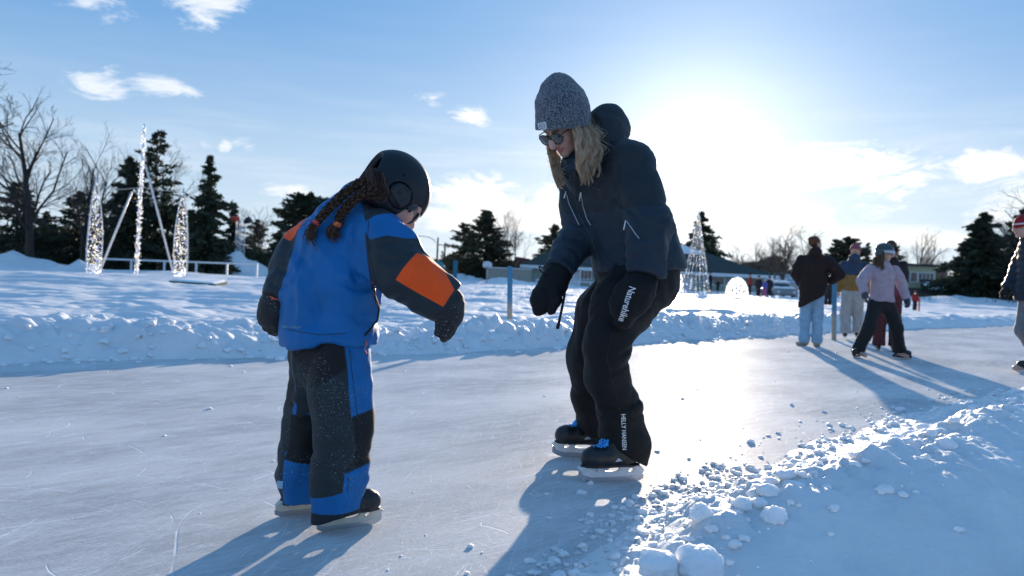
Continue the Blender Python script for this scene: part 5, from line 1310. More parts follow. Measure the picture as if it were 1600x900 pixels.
# small white house with a snowy gable
Y = 96; x0, x1 = X_(1204, Y), X_(1244, Y); zt = Zp(1222, 424, Y); ze = Zp(1222, 441, Y)
ho = empty('house', ((x0+x1)/2, Y, 0), 'small house with a snow-covered roof left of the brown coat', 'house')
mb = MB(); mb.box((x0, Y, -.3), (x1, Y+6, ze)); mb.build('wall', m_fascia, ho)
mb = MB(); mb.add([(x0-.3, Y-.4, ze+.003), (x1+.3, Y-.4, ze+.003), (x1+.3, Y+6.4, ze+.003), (x0-.3, Y+6.4, ze+.003), (x0+.2, Y+3, zt), (x1-.2, Y+3, zt)], [(0, 1, 5, 4), (1, 2, 5), (2, 3, 4, 5), (3, 0, 4), (0, 3, 2, 1)]); mb.build('roof', m_clod, ho)
window(ho, X_(1214, Y), .9, .9, .8, Y, 1)

# teal play hut, blue panel, hoop, lamp, poles
m_teal = surf('teal_panel', (0.02, 0.26, 0.28), .6, .08, 4); m_bluepanel = surf('blue_panel', (0.03, 0.17, 0.26), .6, .08, 4)
Y = 76; x0, x1 = X_(673, Y), X_(694, Y); zt = Zp(683, 408, Y); ze = Zp(683, 419, Y)
ph = empty('play_hut', ((x0+x1)/2, Y, 0), 'play hut with a teal roof right of the child\'s orange sleeve', 'play hut')
mb = MB(); mb.add([(x0-.05, Y, ze), (x1+.05, Y, ze), (x1+.05, Y+1.2, ze), (x0-.05, Y+1.2, ze), (x0+.25, Y+.6, zt), (x1-.35, Y+.6, zt)], [(0, 1, 5, 4), (1, 2, 5), (2, 3, 4, 5), (3, 0, 4), (0, 3, 2, 1)]); mb.build('roof', m_teal, ph)
for x in (x0+.1, x1-.1):
    for y in (Y+.1, Y+1.1): mb = MB(); mb.bar((x, y, -.2), (x, y, ze), .09); mb.build('post', m_brownred, ph)
mb = MB(); mb.box((x0+.1, Y+1.05, .2), (x1-.1, Y+1.12, .7)); mb.build('side_board', m_brownred, ph)
x0, x1 = X_(708, Y), X_(713.5, Y); bp = empty('play_panel', ((x0+x1)/2, Y, 0), 'narrow upright blue play panel right of the play hut', 'play panel')  # a plain upright blue panel with one edge post
mb = MB(); mb.box((x0, Y, -.2), (x1, Y+.25, Zp(711, 407, Y))); mb.build('board', m_bluepanel, bp); mb = MB(); mb.box((x0-.05, Y-.06, -.2), (x0-.003, Y+.3, Zp(711, 406, Y))); mb.build('post', m_teal, bp)
Y = 66; x = X_(760.5, Y); zc = Zp(760, 414, Y); hp2 = empty('basketball_hoop', (x, Y, 0), 'basketball hoop with a white fan-shaped backboard', 'basketball hoop')
mb = MB(); mb.bar((x-.02, Y+.6, -.2), (x-.02, Y+.6, zc-.3), .10); mb.bar((x-.02, Y+.6, zc-.3), (x-.02, Y+.05, zc), .08); mb.build('pole', m_galv, hp2)
mb = MB(); ou = [(-.30, -.22), (.30, -.22), (.38, -.02)]+[(.38*math.cos(a), .02+.28*math.sin(a)) for a in np.linspace(.1, math.pi-.1, 12)]+[(-.38, -.02)]
n = len(ou); mb.add([(x+a, Y-.03, zc+b) for a, b in ou]+[(x+a, Y+.02, zc+b) for a, b in ou], [tuple(range(n)), tuple(range(2*n-1, n-1, -1))]+[((i+1) % n, i, n+i, n+(i+1) % n) for i in range(n)]); mb.build('backboard', m_whitep, hp2)
mb = MB(); mb.tube([(x+.2*math.cos(a), Y-.24+.2*math.sin(a), zc-.16) for a in np.linspace(0, 6.283, 17)], .015, 5); mb.bar((x, Y-.05, zc-.16), (x, Y-.03, zc-.16), .10, .04); mb.build('rim', m_cord, hp2)
Y = 95; x = X_(681.5, Y); lp = empty('street_lamp', (x, Y, 0), 'street lamp with a long curved arm between child and evergreen', 'street lamp'); zt = Zp(681, 371, Y)
mb = MB(); mb.tube([(x, Y, -.2), (x, Y, zt)], [.13, .09], 8); mb.build('pole', m_bark, lp, True); q = [P(681.5, 380, Y), P(678, 375, Y), P(671, 371, Y), P(662, 369, Y), P(655, 369, Y)]
mb = MB(); mb.tube(q, .045, 6); mb.build('arm', m_galv, lp, True); c = P(653.5, 369.3, Y); mb = MB(); mb.hexa([c+np.array(v) for v in [(-.35, -.14, -.08), (.25, -.14, -.05), (.25, .14, -.05), (-.35, .14, -.08), (-.30, -.1, .04), (.25, -.1, .09), (.25, .1, .09), (-.30, .1, .04)]]); mb.build('lamp_head', m_galv, lp)
Y = 120; x = X_(693, Y); up_ = empty('utility_pole', (x, Y, 0), 'utility pole with a cross arm right of the street lamp', 'utility pole'); zt = Zp(693, 379, Y)
mb = MB(); mb.tube([(x, Y, -.2), (x, Y, zt)], [.16, .12], 8); mb.build('pole', m_bark, up_, True); za = Zp(693, 383, Y); mb = MB(); mb.bar((x-1.0, Y-.2, za), (x+1.3, Y-.2, za), .12); mb.build('cross_arm', m_bark, up_)
Y = 60; x = X_(1246, Y); gp = empty('post', (x, Y, 0), 'plain pale post beside the snow-covered car', 'post'); mb = MB(); mb.tube([(x, Y, -.2), (x, Y, Zp(1246, 424, Y))], .10, 8); mb.build('shaft', m_galv, gp, True); mb = MB(); mb.tube([(x, Y, Zp(1246, 424, Y)), (x, Y, Zp(1246, 424, Y)+.05)], [.12, .05], 8); mb.build('cap', m_whitep, gp, True)

# floodlight masts
for px, top, cx, col, lab, dx in ((369, 345, 370, (0.75, 0.035, 0.02), 'lattice floodlight mast with a red lamp on top', -.25), (376.5, 347, 381, (0.02, 0.02, 0.02), 'lattice floodlight mast with a black lamp on top', .3)):
    Y = 60; x = X_(px, Y); zt = Zp(px, top, Y); fm = empty('floodlight_mast', (x, Y, 0), lab, 'floodlight', 'lattice masts on the snow mound'); w_ = .12; L = MB()
    for sx, sy in ((-w_, -w_), (w_, -w_), (w_, w_), (-w_, w_)): L.bar((x+sx, Y+sy, 0), (x+sx, Y+sy, zt), .035)
    zz_ = np.arange(.3, zt, .3)
    for i, z in enumerate(zz_): s_ = 1 if i % 2 else -1; L.bar((x-w_*s_, Y-w_, z), (x+w_*s_, Y-w_, min(z+.3, zt)), .025); L.bar((x-w_*s_, Y+w_, z), (x+w_*s_, Y+w_, min(z+.3, zt)), .025)
    L.build('lattice', m_whitep, fm); c = np.array([x+dx, Y, zt+.12]); a = U([-1 if dx < 0 else 1, -.4, -.25 if dx < 0 else .5])
    mb = MB(); mb.tube([c-a*.30, c-a*.1, c+a*.22], [.13, .20, .24], 12); mb.build('lamp', surf('lamp_housing', col, .4, .1), fm, True)
    mb = MB(); mb.bar((x, Y, zt-.05), c, .05); mb.build('bracket', m_galv, fm)

# fences
def fence(x0p, x1p, Y, top, n, lab, z2=None, Y2=None):
    Y2 = Y2 or Y; a = X_(x0p, Y); b = X_(x1p, Y2); za, zb_ = Zp(x0p, top, Y), Zp(x1p, z2 or top, Y2); fe = empty('fence', (a, Y, 0), lab, 'fence')
    mb = MB(); mb.bar((a, Y, za), (b, Y2, zb_), .06, .10); mb.build('top_rail', m_whitep, fe); 
    for i in range(n): f = i/(n-1); mb = MB(); mb.bar((a+(b-a)*f, Y+(Y2-Y)*f+.07, -.2), (a+(b-a)*f, Y+(Y2-Y)*f+.07, za+(zb_-za)*f+.05), .10); mb.build('post', m_whitep, fe)
fence(150, 400, 46, 404, 6, 'long low white fence behind the light sculpture', 413, 50)
fence(838, 1030, 68, 437, 10, 'low white fence in front of the pavilion left of the woman\'s legs', 446)
fence(1095, 1210, 64, 455, 7, 'low white fence between the light cone and the snow-covered car', 460)

# snow-covered car
Y = 60; x = X_(1229, Y); car = empty('parked_car', (x, Y, 0), 'small car buried under snow left of the brown coat', 'car')
def carbody(p):
    q = p-np.array([x, Y+1.8, .05]); d = box3(q, (0, 0, .50), (.82, 1.9, .26), r=.18); return smin(d, box3(q, (0, .3, .92), (.66, 1.1, .28), r=.2), .15)
sdf_obj('body', carbody, (x-1, Y-.3, -.1), (x+1, Y+4, 1.5), .07, surf('grey_car_paint', (0.18, 0.20, 0.22), .35, .05, coat=.4), car)
def carsnow(p):
    q = p-np.array([x, Y+1.8, .05]); d = box3(q, (0, .3, 1.22), (.62, 1.0, .13), r=.12); d = smin(d, box3(q, (0, -1.3, .80), (.70, .45, .09), r=.09), .1); return d+.03*vnoise(p*3, 3)
sdf_obj('snow_cover', carsnow, (x-1, Y-.3, .6), (x+1, Y+4, 1.6), .06, m_clod, car)
mb = MB(); mb.hexa([(x-.56, Y+.93, .88), (x+.56, Y+.93, .88), (x+.56, Y+1.0, .90), (x-.56, Y+1.0, .90), (x-.48, Y+.98, 1.14), (x+.48, Y+.98, 1.14), (x+.48, Y+1.05, 1.14), (x-.48, Y+1.05, 1.14)]); mb.build('windscreen', m_glass, car)
for s in (-1, 1):
    for yy in (.7, 3.0): mb = MB(); mb.tube([(x+s*.66, Y+yy, .28), (x+s*.84, Y+yy, .28)], .29, 14); mb.build('wheel', m_black, car, True)
    mb = MB(); mb.tube([(x+s*.56, Y-.16, .56), (x+s*.56, Y-.10, .56)], [.09, .11], 10); mb.build('headlight', m_whitep, car, True)

# rink edge stakes, blue at the top and bare wood below
def stake(px, top, bot, Y, wpx, lab, frac):
    a = P(px, top, Y); b = P(px-1, bot, Y); x = (a[0]+b[0])/2; zt = a[2]; w_ = wpx/FPX*Y; root = empty('stake', (x, Y, 0), lab, 'stake', 'blue-topped stakes beside the rink'); zm = zt-(zt-b[2])*frac
    def seg(z0, z1, nm, m): mb = MB(); f = lambda z: (z-b[2])/(zt-b[2]); xa_, xb_ = b[0]+(a[0]-b[0])*f(z0), b[0]+(a[0]-b[0])*f(z1); mb.hexa([(xa_-w_/2, Y-w_*.35, z0), (xa_+w_/2, Y-w_*.35, z0), (xa_+w_/2, Y+w_*.35, z0), (xa_-w_/2, Y+w_*.35, z0), (xb_-w_/2, Y-w_*.35, z1), (xb_+w_/2, Y-w_*.35, z1), (xb_+w_/2, Y+w_*.35, z1), (xb_-w_/2, Y+w_*.35, z1)]); mb.build(nm, m, root)
    seg(-.15, zm, 'bare_wood', m_stk); seg(zm+.0005, zt, 'painted_top', m_stkb)
m_stk = surf('weathered_wood', (0.40, 0.33, 0.26), .8, .12, 20, stretch=(6, 6, .6)); m_stkb, t, b = new_mat('sprayed_blue')
oc = t.new('ShaderNodeTexCoord').outputs['Object']; sp_ = t.new('ShaderNodeSeparateXYZ'); t.put(sp_.inputs[0], oc)
t.put(b.inputs['Base Color'], t.mix(t.ramp(t.math('ADD', sp_.outputs[2], t.math('MULTIPLY', t.noise(oc, 30, 3), .10)), .36, .60), (0.40, 0.33, 0.26), (0.045, 0.20, 0.34))); b.inputs['Roughness'].default_value = .6
stake(797, 416, 518, 11.6, 8, 'blue-topped stake left of the woman\'s hand', .78)
stake(1304, 443, 534, 13.8, 6, 'blue-topped stake between the brown coat and the grey trousers', .6)

# ================================================================ light sculptures
m_bulbw = surf('clear_light_string', (0.50, 0.49, 0.46), .4, .1); 
bulbs = [surf('white_bulbs', (0.80, 0.80, 0.82), .25, .05, emit=((1, .97, .9), 1.5)), surf('amber_bulbs', (0.70, 0.50, 0.20), .25, .05, emit=((1, .75, .35), 1.5)), surf('blue_bulbs', (0.22, 0.24, 0.75), .25, .05, emit=((.35, .4, 1), 1.6))]
Y = 33.0; sc_ = empty('light_sculpture', P(212, 437, Y), 'tall light sculpture with a garlanded mast between two narrow panels', 'light sculpture')
rg = np.random.RandomState(9)
def bulbset(cs, name, parent, r=.014):
    mb = MB()
    for c in cs:
        s_ = r*(.6+.6*rg.rand()); k = rg.choice(3, p=[.74, .14, .12]); mb.add([c+np.array(v)*s_ for v in ((1, 0, 0), (-1, 0, 0), (0, 1, 0), (0, -1, 0), (0, 0, 1.3), (0, 0, -1.3))], [(0, 2, 4), (2, 1, 4), (1, 3, 4), (3, 0, 4), (2, 0, 5), (1, 2, 5), (3, 1, 5), (0, 3, 5)], int(k))
    tag(mb.build('bulbs', bulbs, parent, True), kind='stuff')
ma, mt = P(212.5, 440, Y), P(225.5, 194, Y)
mb = MB(); mb.tube([ma, mt], .045, 8); mst = mb.build('mast', m_whitep, sc_, True)
cs = []; gar = MB(); pts = []
for i in range(260):
    t_ = .02+.96*i/259; c = ma+(mt-ma)*t_; a_ = i*.55; rr = .085*(1-.4*t_); pts.append(c+np.array([math.cos(a_)*rr, math.sin(a_)*rr, 0])); 
for i in range(900): t_ = rg.rand()**.9; c = ma+(mt-ma)*(.03+.96*t_); cs.append(c+rg.normal(size=3)*np.array([.055, .055, .02])*(1-.45*t_))
gar.tube(pts, .010, 4); gar.build('garland', m_bulbw, sc_, True); bulbset(cs, ('bulbs', 'bulbs', 'bulbs'), mst)
for q0, q1 in (((158, 418), (206, 300)), ((270, 424), (227.5, 258))): mb = MB(); mb.tube([P(*q0, Y+1.2), P(*q1, Y)], .042, 6); mb.build('strut', m_whitep, sc_, True)
def panel(lo, top, outer, Y0, sgn):
    """narrow curved panel hung with light strings"""
    fr = MB(); A = P(*outer, Y0); T = P(*top, Y0); B = P(*lo, Y0+.9)
    o1 = [A+(T-A)*t_+np.array([sgn*.10*math.sin(math.pi*t_), 0, 0]) for t_ in np.linspace(0, 1, 10)]; o2 = [B+(T-B)*t_+np.array([-sgn*.16*math.sin(math.pi*t_), .0, 0]) for t_ in np.linspace(0, 1, 10)]
    fr.tube(o1, .030, 6); fr.tube(o2, .022, 6); fr.tube([A, B], .03, 6); fo = fr.build('panel_frame', m_whitep, sc_, True); cs = []
    net = MB()
    for k in range(26):
        t_ = k/26; a = o1[int(t_*9)]+(o1[min(int(t_*9)+1, 9)]-o1[int(t_*9)])*((t_*9) % 1); b_ = o2[int(t_*9)]+(o2[min(int(t_*9)+1, 9)]-o2[int(t_*9)])*((t_*9) % 1); net.tube([a, (a+b_)/2-np.array([0, 0, .05]), b_], .007, 3)
    for k in range(520):
        t_ = 1-math.sqrt(rg.rand()*.98); i = int(t_*9); f = t_*9-i; a = o1[i]+(o1[min(i+1, 9)]-o1[i])*f; b_ = o2[i]+(o2[min(i+1, 9)]-o2[i])*f; cs.append(a+(b_-a)*rg.rand()+rg.normal(size=3)*.02)
    tag(net.build('light_net', m_bulbw, fo), kind='stuff'); bulbset(cs, ('bulbs', 'bulbs', 'bulbs'), fo)
panel((157, 424), (150.5, 278), (134, 433), Y, -1); panel((272, 433), (287, 294), (291, 441), Y-.3, 1)
mb = MB(); mb.bar(P(134, 434, Y), P(292, 441, Y-.3), .05); mb.build('base_beam', m_whitep, sc_)
mb = MB(); mb.tube([P(151, 290, Y), P(190, 296, Y), P(222, 293, Y), P(255, 297, Y), P(286, 301, Y)], .012, 4); mb.build('guy_cable', m_bulbw, sc_)
g = P(316, 446, 27.5); zg = SNOW_H(g[0], 27.5); gb = empty('platform', g, 'dark green wooden platform under snow right of the light sculpture', 'platform')
mb = MB(); mb.hexa([(g[0]-.9, 27.0, zg-.2), (g[0]+.62, 27.0, zg-.2), (g[0]+.45, 28.6, zg-.2), (g[0]-.8, 28.6, zg-.2), (g[0]-.9, 27.0, zg+.10), (g[0]+.62, 27.0, zg+.06), (g[0]+.45, 28.6, zg+.13), (g[0]-.8, 28.6, zg+.15)]); mb.build('deck', surf('dark_green_board', (0.006, 0.050, 0.040), .9, .1, 6, spec=.1), gb)
mb = MB(); mb.hexa([(g[0]-.9, 27.02, zg+.09), (g[0]+.60, 27.02, zg+.05), (g[0]+.44, 28.6, zg+.12), (g[0]-.8, 28.6, zg+.14), (g[0]-.8, 27.2, zg+.17), (g[0]+.45, 27.2, zg+.11), (g[0]+.35, 28.5, zg+.18), (g[0]-.7, 28.5, zg+.21)]); mb.build('snow_layer', m_clod, gb)
# wire light cone
Y = 58; cx, cz = X_(1087, Y), Zp(1087, 463, Y); zt = Zp(1092, 326, Y); Hc = zt-cz; Rb = 24/FPX*Y
lc = empty('light_cone', (cx, Y, cz), 'tall wire cone of light strings beside the pavilion', 'light sculpture')
mb = MB()
for k in range(18): a = 6.283*k/18; mb.tube([(cx+Rb*math.cos(a)*(1-q*.96), Y+Rb*math.sin(a)*(1-q*.96), cz+Hc*.93*q) for q in np.linspace(0, 1, 6)], .014, 4)
tag(mb.build('wires', m_bulbw, lc), kind='stuff')
for q in (.0, .16, .40, .70): mb = MB(); r_ = Rb*(1-q*.96); mb.tube([(cx+r_*math.cos(a), Y+r_*math.sin(a), cz+.06+Hc*.93*q) for a in np.linspace(0, 6.283, 25)], .035, 5); mb.build('hoop', m_bulbw, lc)
cs = [np.array([cx+Rb*(1-q*.96)*math.cos(a), Y+Rb*(1-q*.96)*math.sin(a), cz+Hc*.93*q]) for q, a in zip(rg.rand(420)**1.3, rg.randint(0, 18, 420)*6.283/18)]
bulbset(cs, ('bulbs', 'bulbs', 'bulbs'), lc, .026)
mb = MB(); mb.tube([(cx, Y, cz+Hc*.86), (cx, Y, cz+Hc)], [.06, .02], 6); mb.build('spike', m_whitep, lc)
def dome(cxp, Y, top, bot, wpx, lab, nm, basebox):
    c = X_(cxp, Y); zb_ = Zp(cxp, bot, Y); H_ = Zp(cxp, top, Y)-zb_; r_ = wpx/2/FPX*Y; root = empty(nm, (c, Y, zb_), lab, 'light sculpture'); mb = MB()
    for k in range(10): a = 3.1416*k/10; mb.tube([(c+r_*math.cos(a)*math.cos(b), Y+r_*math.sin(a)*math.cos(b), zb_+H_*math.sin(b)) for b in np.linspace(0, 3.1416, 13)], .022, 4)
    tag(mb.build('ribs', m_bulbw, root), kind='stuff')
    for q in (.05, .55, .85): mb = MB(); rr = r_*math.sqrt(1-q*q); mb.tube([(c+rr*math.cos(a), Y+rr*math.sin(a), zb_+H_*q) for a in np.linspace(0, 6.283, 21)], .03, 4); mb.build('hoop', m_whitep, root)
    u = rg.normal(size=(500, 3)); u /= np.linalg.norm(u, axis=1)[:, None]; u[:, 2] = abs(u[:, 2]); bulbset([np.array([c+r_*a, Y+r_*b, zb_+H_*d]) for a, b, d in u], ('bulbs', 'bulbs', 'bulbs'), root, .04)
    if basebox: mb = MB(); mb.box((c-r_*1.1, Y-r_*.8, -.2), (c+r_*1.2, Y+r_, zb_)); mb.build('base', m_fascia, root)
dome(1152, 58, 434, 460, 34, 'round carriage-shaped wire light frame on a white base', 'light_carriage', True)
dome(1055, 62, 420, 458, 26, 'narrow wire light dome between the woman and the tall cone', 'light_dome', True)
# ================================================================ THE OTHER PEOPLE
def figure(base, H, yaw, colours, lab, pose=None, h=.014, skates=True, hat=None, hair=None, coat_len=.50, bulk=1.0, group=None, tiny=False, wide=0.0, lean=0.0, headyaw=0.0, helmet=False, extra=None):
    """a clothed person; yaw = facing, 0 = +X, 90 = away from camera. pose moves joints in body axes (forward, left, up) in units of H"""
    f = np.array([math.cos(R(yaw)), math.sin(R(yaw)), 0]); l = np.array([-f[1], f[0], 0]); u = np.array([0, 0, 1.]); base = np.asarray(base, float)
    J = dict(ank_l=(0, .055+wide, .05), ank_r=(0, -.055-wide, .05), kn_l=(.02, .055+wide*.6, .27), kn_r=(.02, -.055-wide*.6, .27), hip_l=(0, .05, .50), hip_r=(0, -.05, .50), pel=(0, 0, .53), wai=(lean*.4, 0, .63), che=(lean*.8, 0, .74), upp=(lean, 0, .80), nek=(lean, 0, .85), hed=(lean+.008, 0, .925),
        sh_l=(lean, .105, .785), sh_r=(lean, -.105, .785), el_l=(0, .135, .64), el_r=(0, -.135, .64), wr_l=(.03, .14, .50), wr_r=(.03, -.14, .50), ha_l=(.04, .14, .45), ha_r=(.04, -.14, .45))
    J.update(pose or {}); q = {k: base+(f*v[0]+l*v[1]+u*v[2])*H for k, v in J.items()}
    root = empty('person', base, lab, 'person', group); s = H/1.7; B = bulk
    hf = np.array([math.cos(R(yaw+headyaw)), math.sin(R(yaw+headyaw)), -.12]); M = head_axes(hf, (0, 0, 1))
    def bodyf(p):
        d = loft(p, [q['hed']-u*.05*s, q['nek'], q['upp']], [.05*s, .05*s, .06*s], k=.04)
        d = smin(d, loft(p, [q['upp'], q['che'], q['wai'], q['pel']], [.12*s, .13*s, .11*s, .13*s], [.08*s, .09*s, .08*s, .1*s], l, .05), .04)
        for a in 'lr':
            d = smin(d, loft(p, [q['sh_'+a], q['el_'+a], q['wr_'+a]], [.045*s, .036*s, .028*s], k=.03), .03)
            d = smin(d, loft(p, [q['wr_'+a], q['ha_'+a]], [.030*s, .026*s]), .02)
            d = smin(d, loft(p, [q['hip_'+a], q['kn_'+a], q['ank_'+a]], [.075*s, .05*s, .035*s], k=.03), .03)
            d = smin(d, loft(p, [q['ank_'+a], q['ank_'+a]+f*.11*H-u*.02*H], [.035*s, .03*s]), .02)
        return d
    allp = list(q.values()); lo, hi = bounds(allp, .26*s)
    V1, F1 = sdf_mesh(bodyf, lo, hi, h*1.3); hc = q['hed']; hs_ = s*(1.0 if H > 1.5 else 1.12)
    V2, F2 = sdf_mesh(lambda p: head_sdf(p, hc, M, hs_), hc-.16*s, hc+.16*s, .012 if tiny else .0055)
    Vb = np.concatenate([V1, V2]); z_ = skin_zones(hc, M, hs_); mesh_obj('body', Vb, np.concatenate([F1, F2+len(V1)]), m_skin, root, True, {k: fn(Vb) for k, fn in z_.items()})
    jm, pm, bm, gm = colours['jacket'], colours['trousers'], colours['boots'], colours['gloves']
    hemz = base[2]+coat_len*H
    def jacketf(p):
        d = loft(p, [q['upp'], q['che'], q['wai'], q['pel'], q['pel']-u*.16*H], [.125*s*B, .165*s*B, .165*s*B, .175*s*B, .18*s*B], [.085*s*B, .115*s*B, .118*s*B, .13*s*B, .135*s*B], l, .05)
        sl = colours.get('slant'); cut_ = hemz-p[:, 2] if not sl else hemz+((p-base)@l)*sl-p[:, 2]
        d = smax(d, cut_, .012)
        d = smin(d, loft(p, [q['nek'], q['upp']], [.070*s, .10*s], k=.03), .04); d = smax(d, -loft(p, [q['nek']+u*.06*s, q['nek']], [.06*s, .055*s]), .006)
        if colours.get('hood'): d = smin(d, ell(p, q['nek']-f*.09*s+u*.0*s, (.10*s, .10*s, .085*s)), .04)
        for a in 'lr':
            ar_ = loft(p, [q['sh_'+a], (q['sh_'+a]+q['el_'+a])/2, q['el_'+a], q['wr_'+a]], [.066*s*B, .072*s*B, .068*s*B, .055*s*B], k=.04)+ringfolds(p, q['sh_'+a], q['wr_'+a], 6, .006, 3)
            d = smin(d, smax(ar_, half(p, q['wr_'+a], q['wr_'+a]-q['el_'+a]), .006), .03)
        d = d+folds(p, 7, .008*s, 7)
        if colours.get('puffer'): d = d-.010*np.abs(np.cos(np.pi*(p[:, 2]-base[2])/.075))
        return d
    zn = {}
    if colours.get('split'): zn = {'lower': lambda V: (base[2]+colours['split']*H)-V[:, 2]}
    jo = sdf_obj('jacket', jacketf, lo, hi, h, jm, root, zn)
    def trf(p):
        d = loft(p, [q['wai'], q['pel'], (q['hip_l']+q['hip_r'])/2-u*.02*H], [.13*s, .145*s, .14*s], [.10*s, .115*s, .11*s], l, .05)
        w_ = colours.get('legw', 1.0)
        for a in 'lr':
            lg = loft(p, [q['hip_'+a], q['kn_'+a], q['ank_'+a]+u*.02*H, q['ank_'+a]-u*.05*H], [.095*s*w_, .082*s*w_, .078*s*w_, .080*s*w_], k=.04)+ringfolds(p, q['kn_'+a], q['ank_'+a], 5, .006, 5)
            d = smin(d, smax(lg, (q['ank_'+a]+u*(colours.get('hem', -.005))*H)[2]-p[:, 2], .006), .03)
        return d+folds(p, 9, .007*s, 8)
    sdf_obj('trousers', trf, lo, hi, h, pm, root)
    for a in 'lr':
        an = q['ank_'+a]; fo_ = colours.get('foot_'+a, f)
        if skates and not tiny:
            gz = base[2]; hl_ = an-fo_*.095*s; hl_[2] = an[2]-.05*H; to_ = hl_+fo_*.27*s; z0 = hl_[2]
            put_skate(root, hl_, to_, colours['sk'], .78*s if H > 1.5 else .80*s, 0, 1.2, ('boot', 'blade_holder', 'runner') if colours.get('plain') else ('boot', 'sole', 'blade_holder', 'runner', 'laces'))
        else:
            def bt_(p): return smax(loft(p, [an-fo_*.03*s-u*.02*H, an+fo_*.05*s-u*.030*H, an+fo_*.13*s-u*.034*H], [.050*s, .048*s, .040*s], k=.03), (an[2]-.050*H)-p[:, 2], .006)
            sdf_obj('boot', bt_, *bounds([an-fo_*.1*s-u*.05*H, an+fo_*.2*s, an], .08*s), h*.8, bm, root)
        if gm is not None:
            if tiny: 
                def gt(p): return loft(p, [q['wr_'+a], q['ha_'+a]], [.045*s, .038*s])
                sdf_obj('glove', gt, *bounds([q['wr_'+a], q['ha_'+a]], .07*s), h*.8, gm, root)
            else:
                dd = U(q['ha_'+a]-q['wr_'+a]); hp = hand_parts(q['wr_'+a]-dd*.01, dd, U(-l if a == 'l' else l)+f*.2, f, s*.98, .45, .0125, .06, .5)
                def gt(p): return smin(hand_sdf(p, hp), loft(p, [q['wr_'+a]-dd*.03*s, q['wr_'+a]+dd*.04*s], [.046*s, .042*s]), .02)
                sdf_obj('glove', gt, *bounds([q['wr_'+a], q['wr_'+a]+dd*.20*s], .09*s), .0065, gm, root)
    if hat is not None:
        c0 = hc+M[2]*.03*hs_-M[1]*.01*hs_
        def hf_(p):
            d = smax(ell(p, c0+M[2]*.012*hs_, (.092*hs_, .105*hs_, .108*hs_), M), -half(p, c0+M[2]*.0*hs_+M[1]*.0, M[2]+M[1]*.15), .006)
            if not helmet: d = smin(d, smax(smax(ell(p, c0, (.098*hs_, .112*hs_, .13*hs_), M), -half(p, c0-M[2]*.012*hs_, M[2]+M[1]*.15), .004), half(p, c0+M[2]*.035*hs_, M[2]), .005), .006)
            return d
        def zl(V): return .007-np.abs(half(V, c0+M[2]*.018*hs_, M[2]))
        ho_ = sdf_obj('beanie', hf_, hc-.19*s, hc+.22*s, .008 if not tiny else .014, hat, root, {'band': zl})
    if hair is not None:
        hair(root, hc, M, hs_, f, l, u, q, s)
    if extra is not None: extra(root, hc, M, hs_, f, l, u, q, s)
    return root, q
def cloth(name, c, **k): return surf(name, c, k.pop('rough', .7), .12, 14, .3, 250, sheen=.03, spec=.3, bdist=.001, **k)
SKG = {'boot': m_bootblack, 'sole': m_bootblack, 'blade_holder': m_plast, 'runner': m_steel, 'laces': m_white}
SKB = {'boot': m_bootblack, 'sole': m_bootblack, 'blade_holder': m_bootblack, 'runner': m_steel, 'laces': m_white}
m_auburn = hair_mat('auburn_hair', (0.10, 0.035, 0.015), (0.40, 0.17, 0.07)); m_brownh = hair_mat('brown_hair', (0.05, 0.025, 0.015), (0.26, 0.14, 0.08)); m_light = hair_mat('light_brown_hair', (0.10, 0.055, 0.03), (0.46, 0.31, 0.18))
def cap_hair(mat, length, bun=False, back=True, wid=1.0):
    def fn(root, hc, M, hs, f, l, u, q, s):
        def hs_(p):
            d = ell(p, hc+(M[2]*.034-M[1]*.022)*hs, (.082*hs, .094*hs, .090*hs), M)
            d = smax(d, half(p, hc+(M[1]*.055+M[2]*.02)*hs, M[1]-M[2]*.55), .01)
            if bun: d = smin(d, ell(p, hc+(M[2]*.060-M[1]*.100)*hs, (.036*hs, .040*hs, .034*hs), M), .02)
            return d+.003*vnoise(p*60, 3)
        V, F = sdf_mesh(hs_, hc-.19*s, hc+.2*s, .007); o = mesh_obj('hair', V, F, mat, root, True, {'tone': .3+.4*np.abs(vnoise(V*np.array([90, 90, 14.]), 4))})
        if length:
            g = []
            for a in np.linspace(-1.25, 1.25, 5) if back is True else back:
                st_ = hc+(-M[1]*math.cos(a)*.085+M[0]*math.sin(a)*.080+M[2]*.02)*hs; e = st_+(-M[1]*math.cos(a)+M[0]*math.sin(a))*.05*s*wid-u*length
                g.append([st_, st_*.6+e*.4+(-M[1]*math.cos(a)+M[0]*math.sin(a))*.03*s, st_*.25+e*.75, e])
            mbh = strands(g, 220, 5, .010*s, .008, .0030, nseg=10, sides=3); mbh.build('loose_hair', mat, o, True, 'tone')
    return fn
# woman in the long brown coat, seen from behind, hand on hip
bx = Z0(1266, 541, 0); sB = dict(jacket=cloth('dark_brown_coat', (0.020, 0.009, 0.008)), trousers=cloth('light_blue_jeans', (0.26, 0.42, 0.56)), boots=cloth('beige_boots', (0.34, 0.28, 0.22)), gloves=None, sk=SKG, hood=True, slant=-.60, legw=.95, foot_l=U([-.35, .9, 0]), foot_r=U([.35, .9, 0]), puffer=False, hem=-.022)
figure(bx, 1.60, 78, sB, 'woman in a long dark brown coat and pale jeans seen from behind', dict(el_r=(-.03, -.215, .66), wr_r=(.05, -.145, .585), ha_r=(.06, -.10, .575), sh_l=(0, .115, .78), sh_r=(0, -.115, .78), el_l=(0, .150, .65), wr_l=(.08, .10, .56), ha_l=(.11, .06, .55)),
    h=.013, skates=False, hair=cap_hair(m_auburn, 0, True), coat_len=.41, bulk=1.12, headyaw=-55)
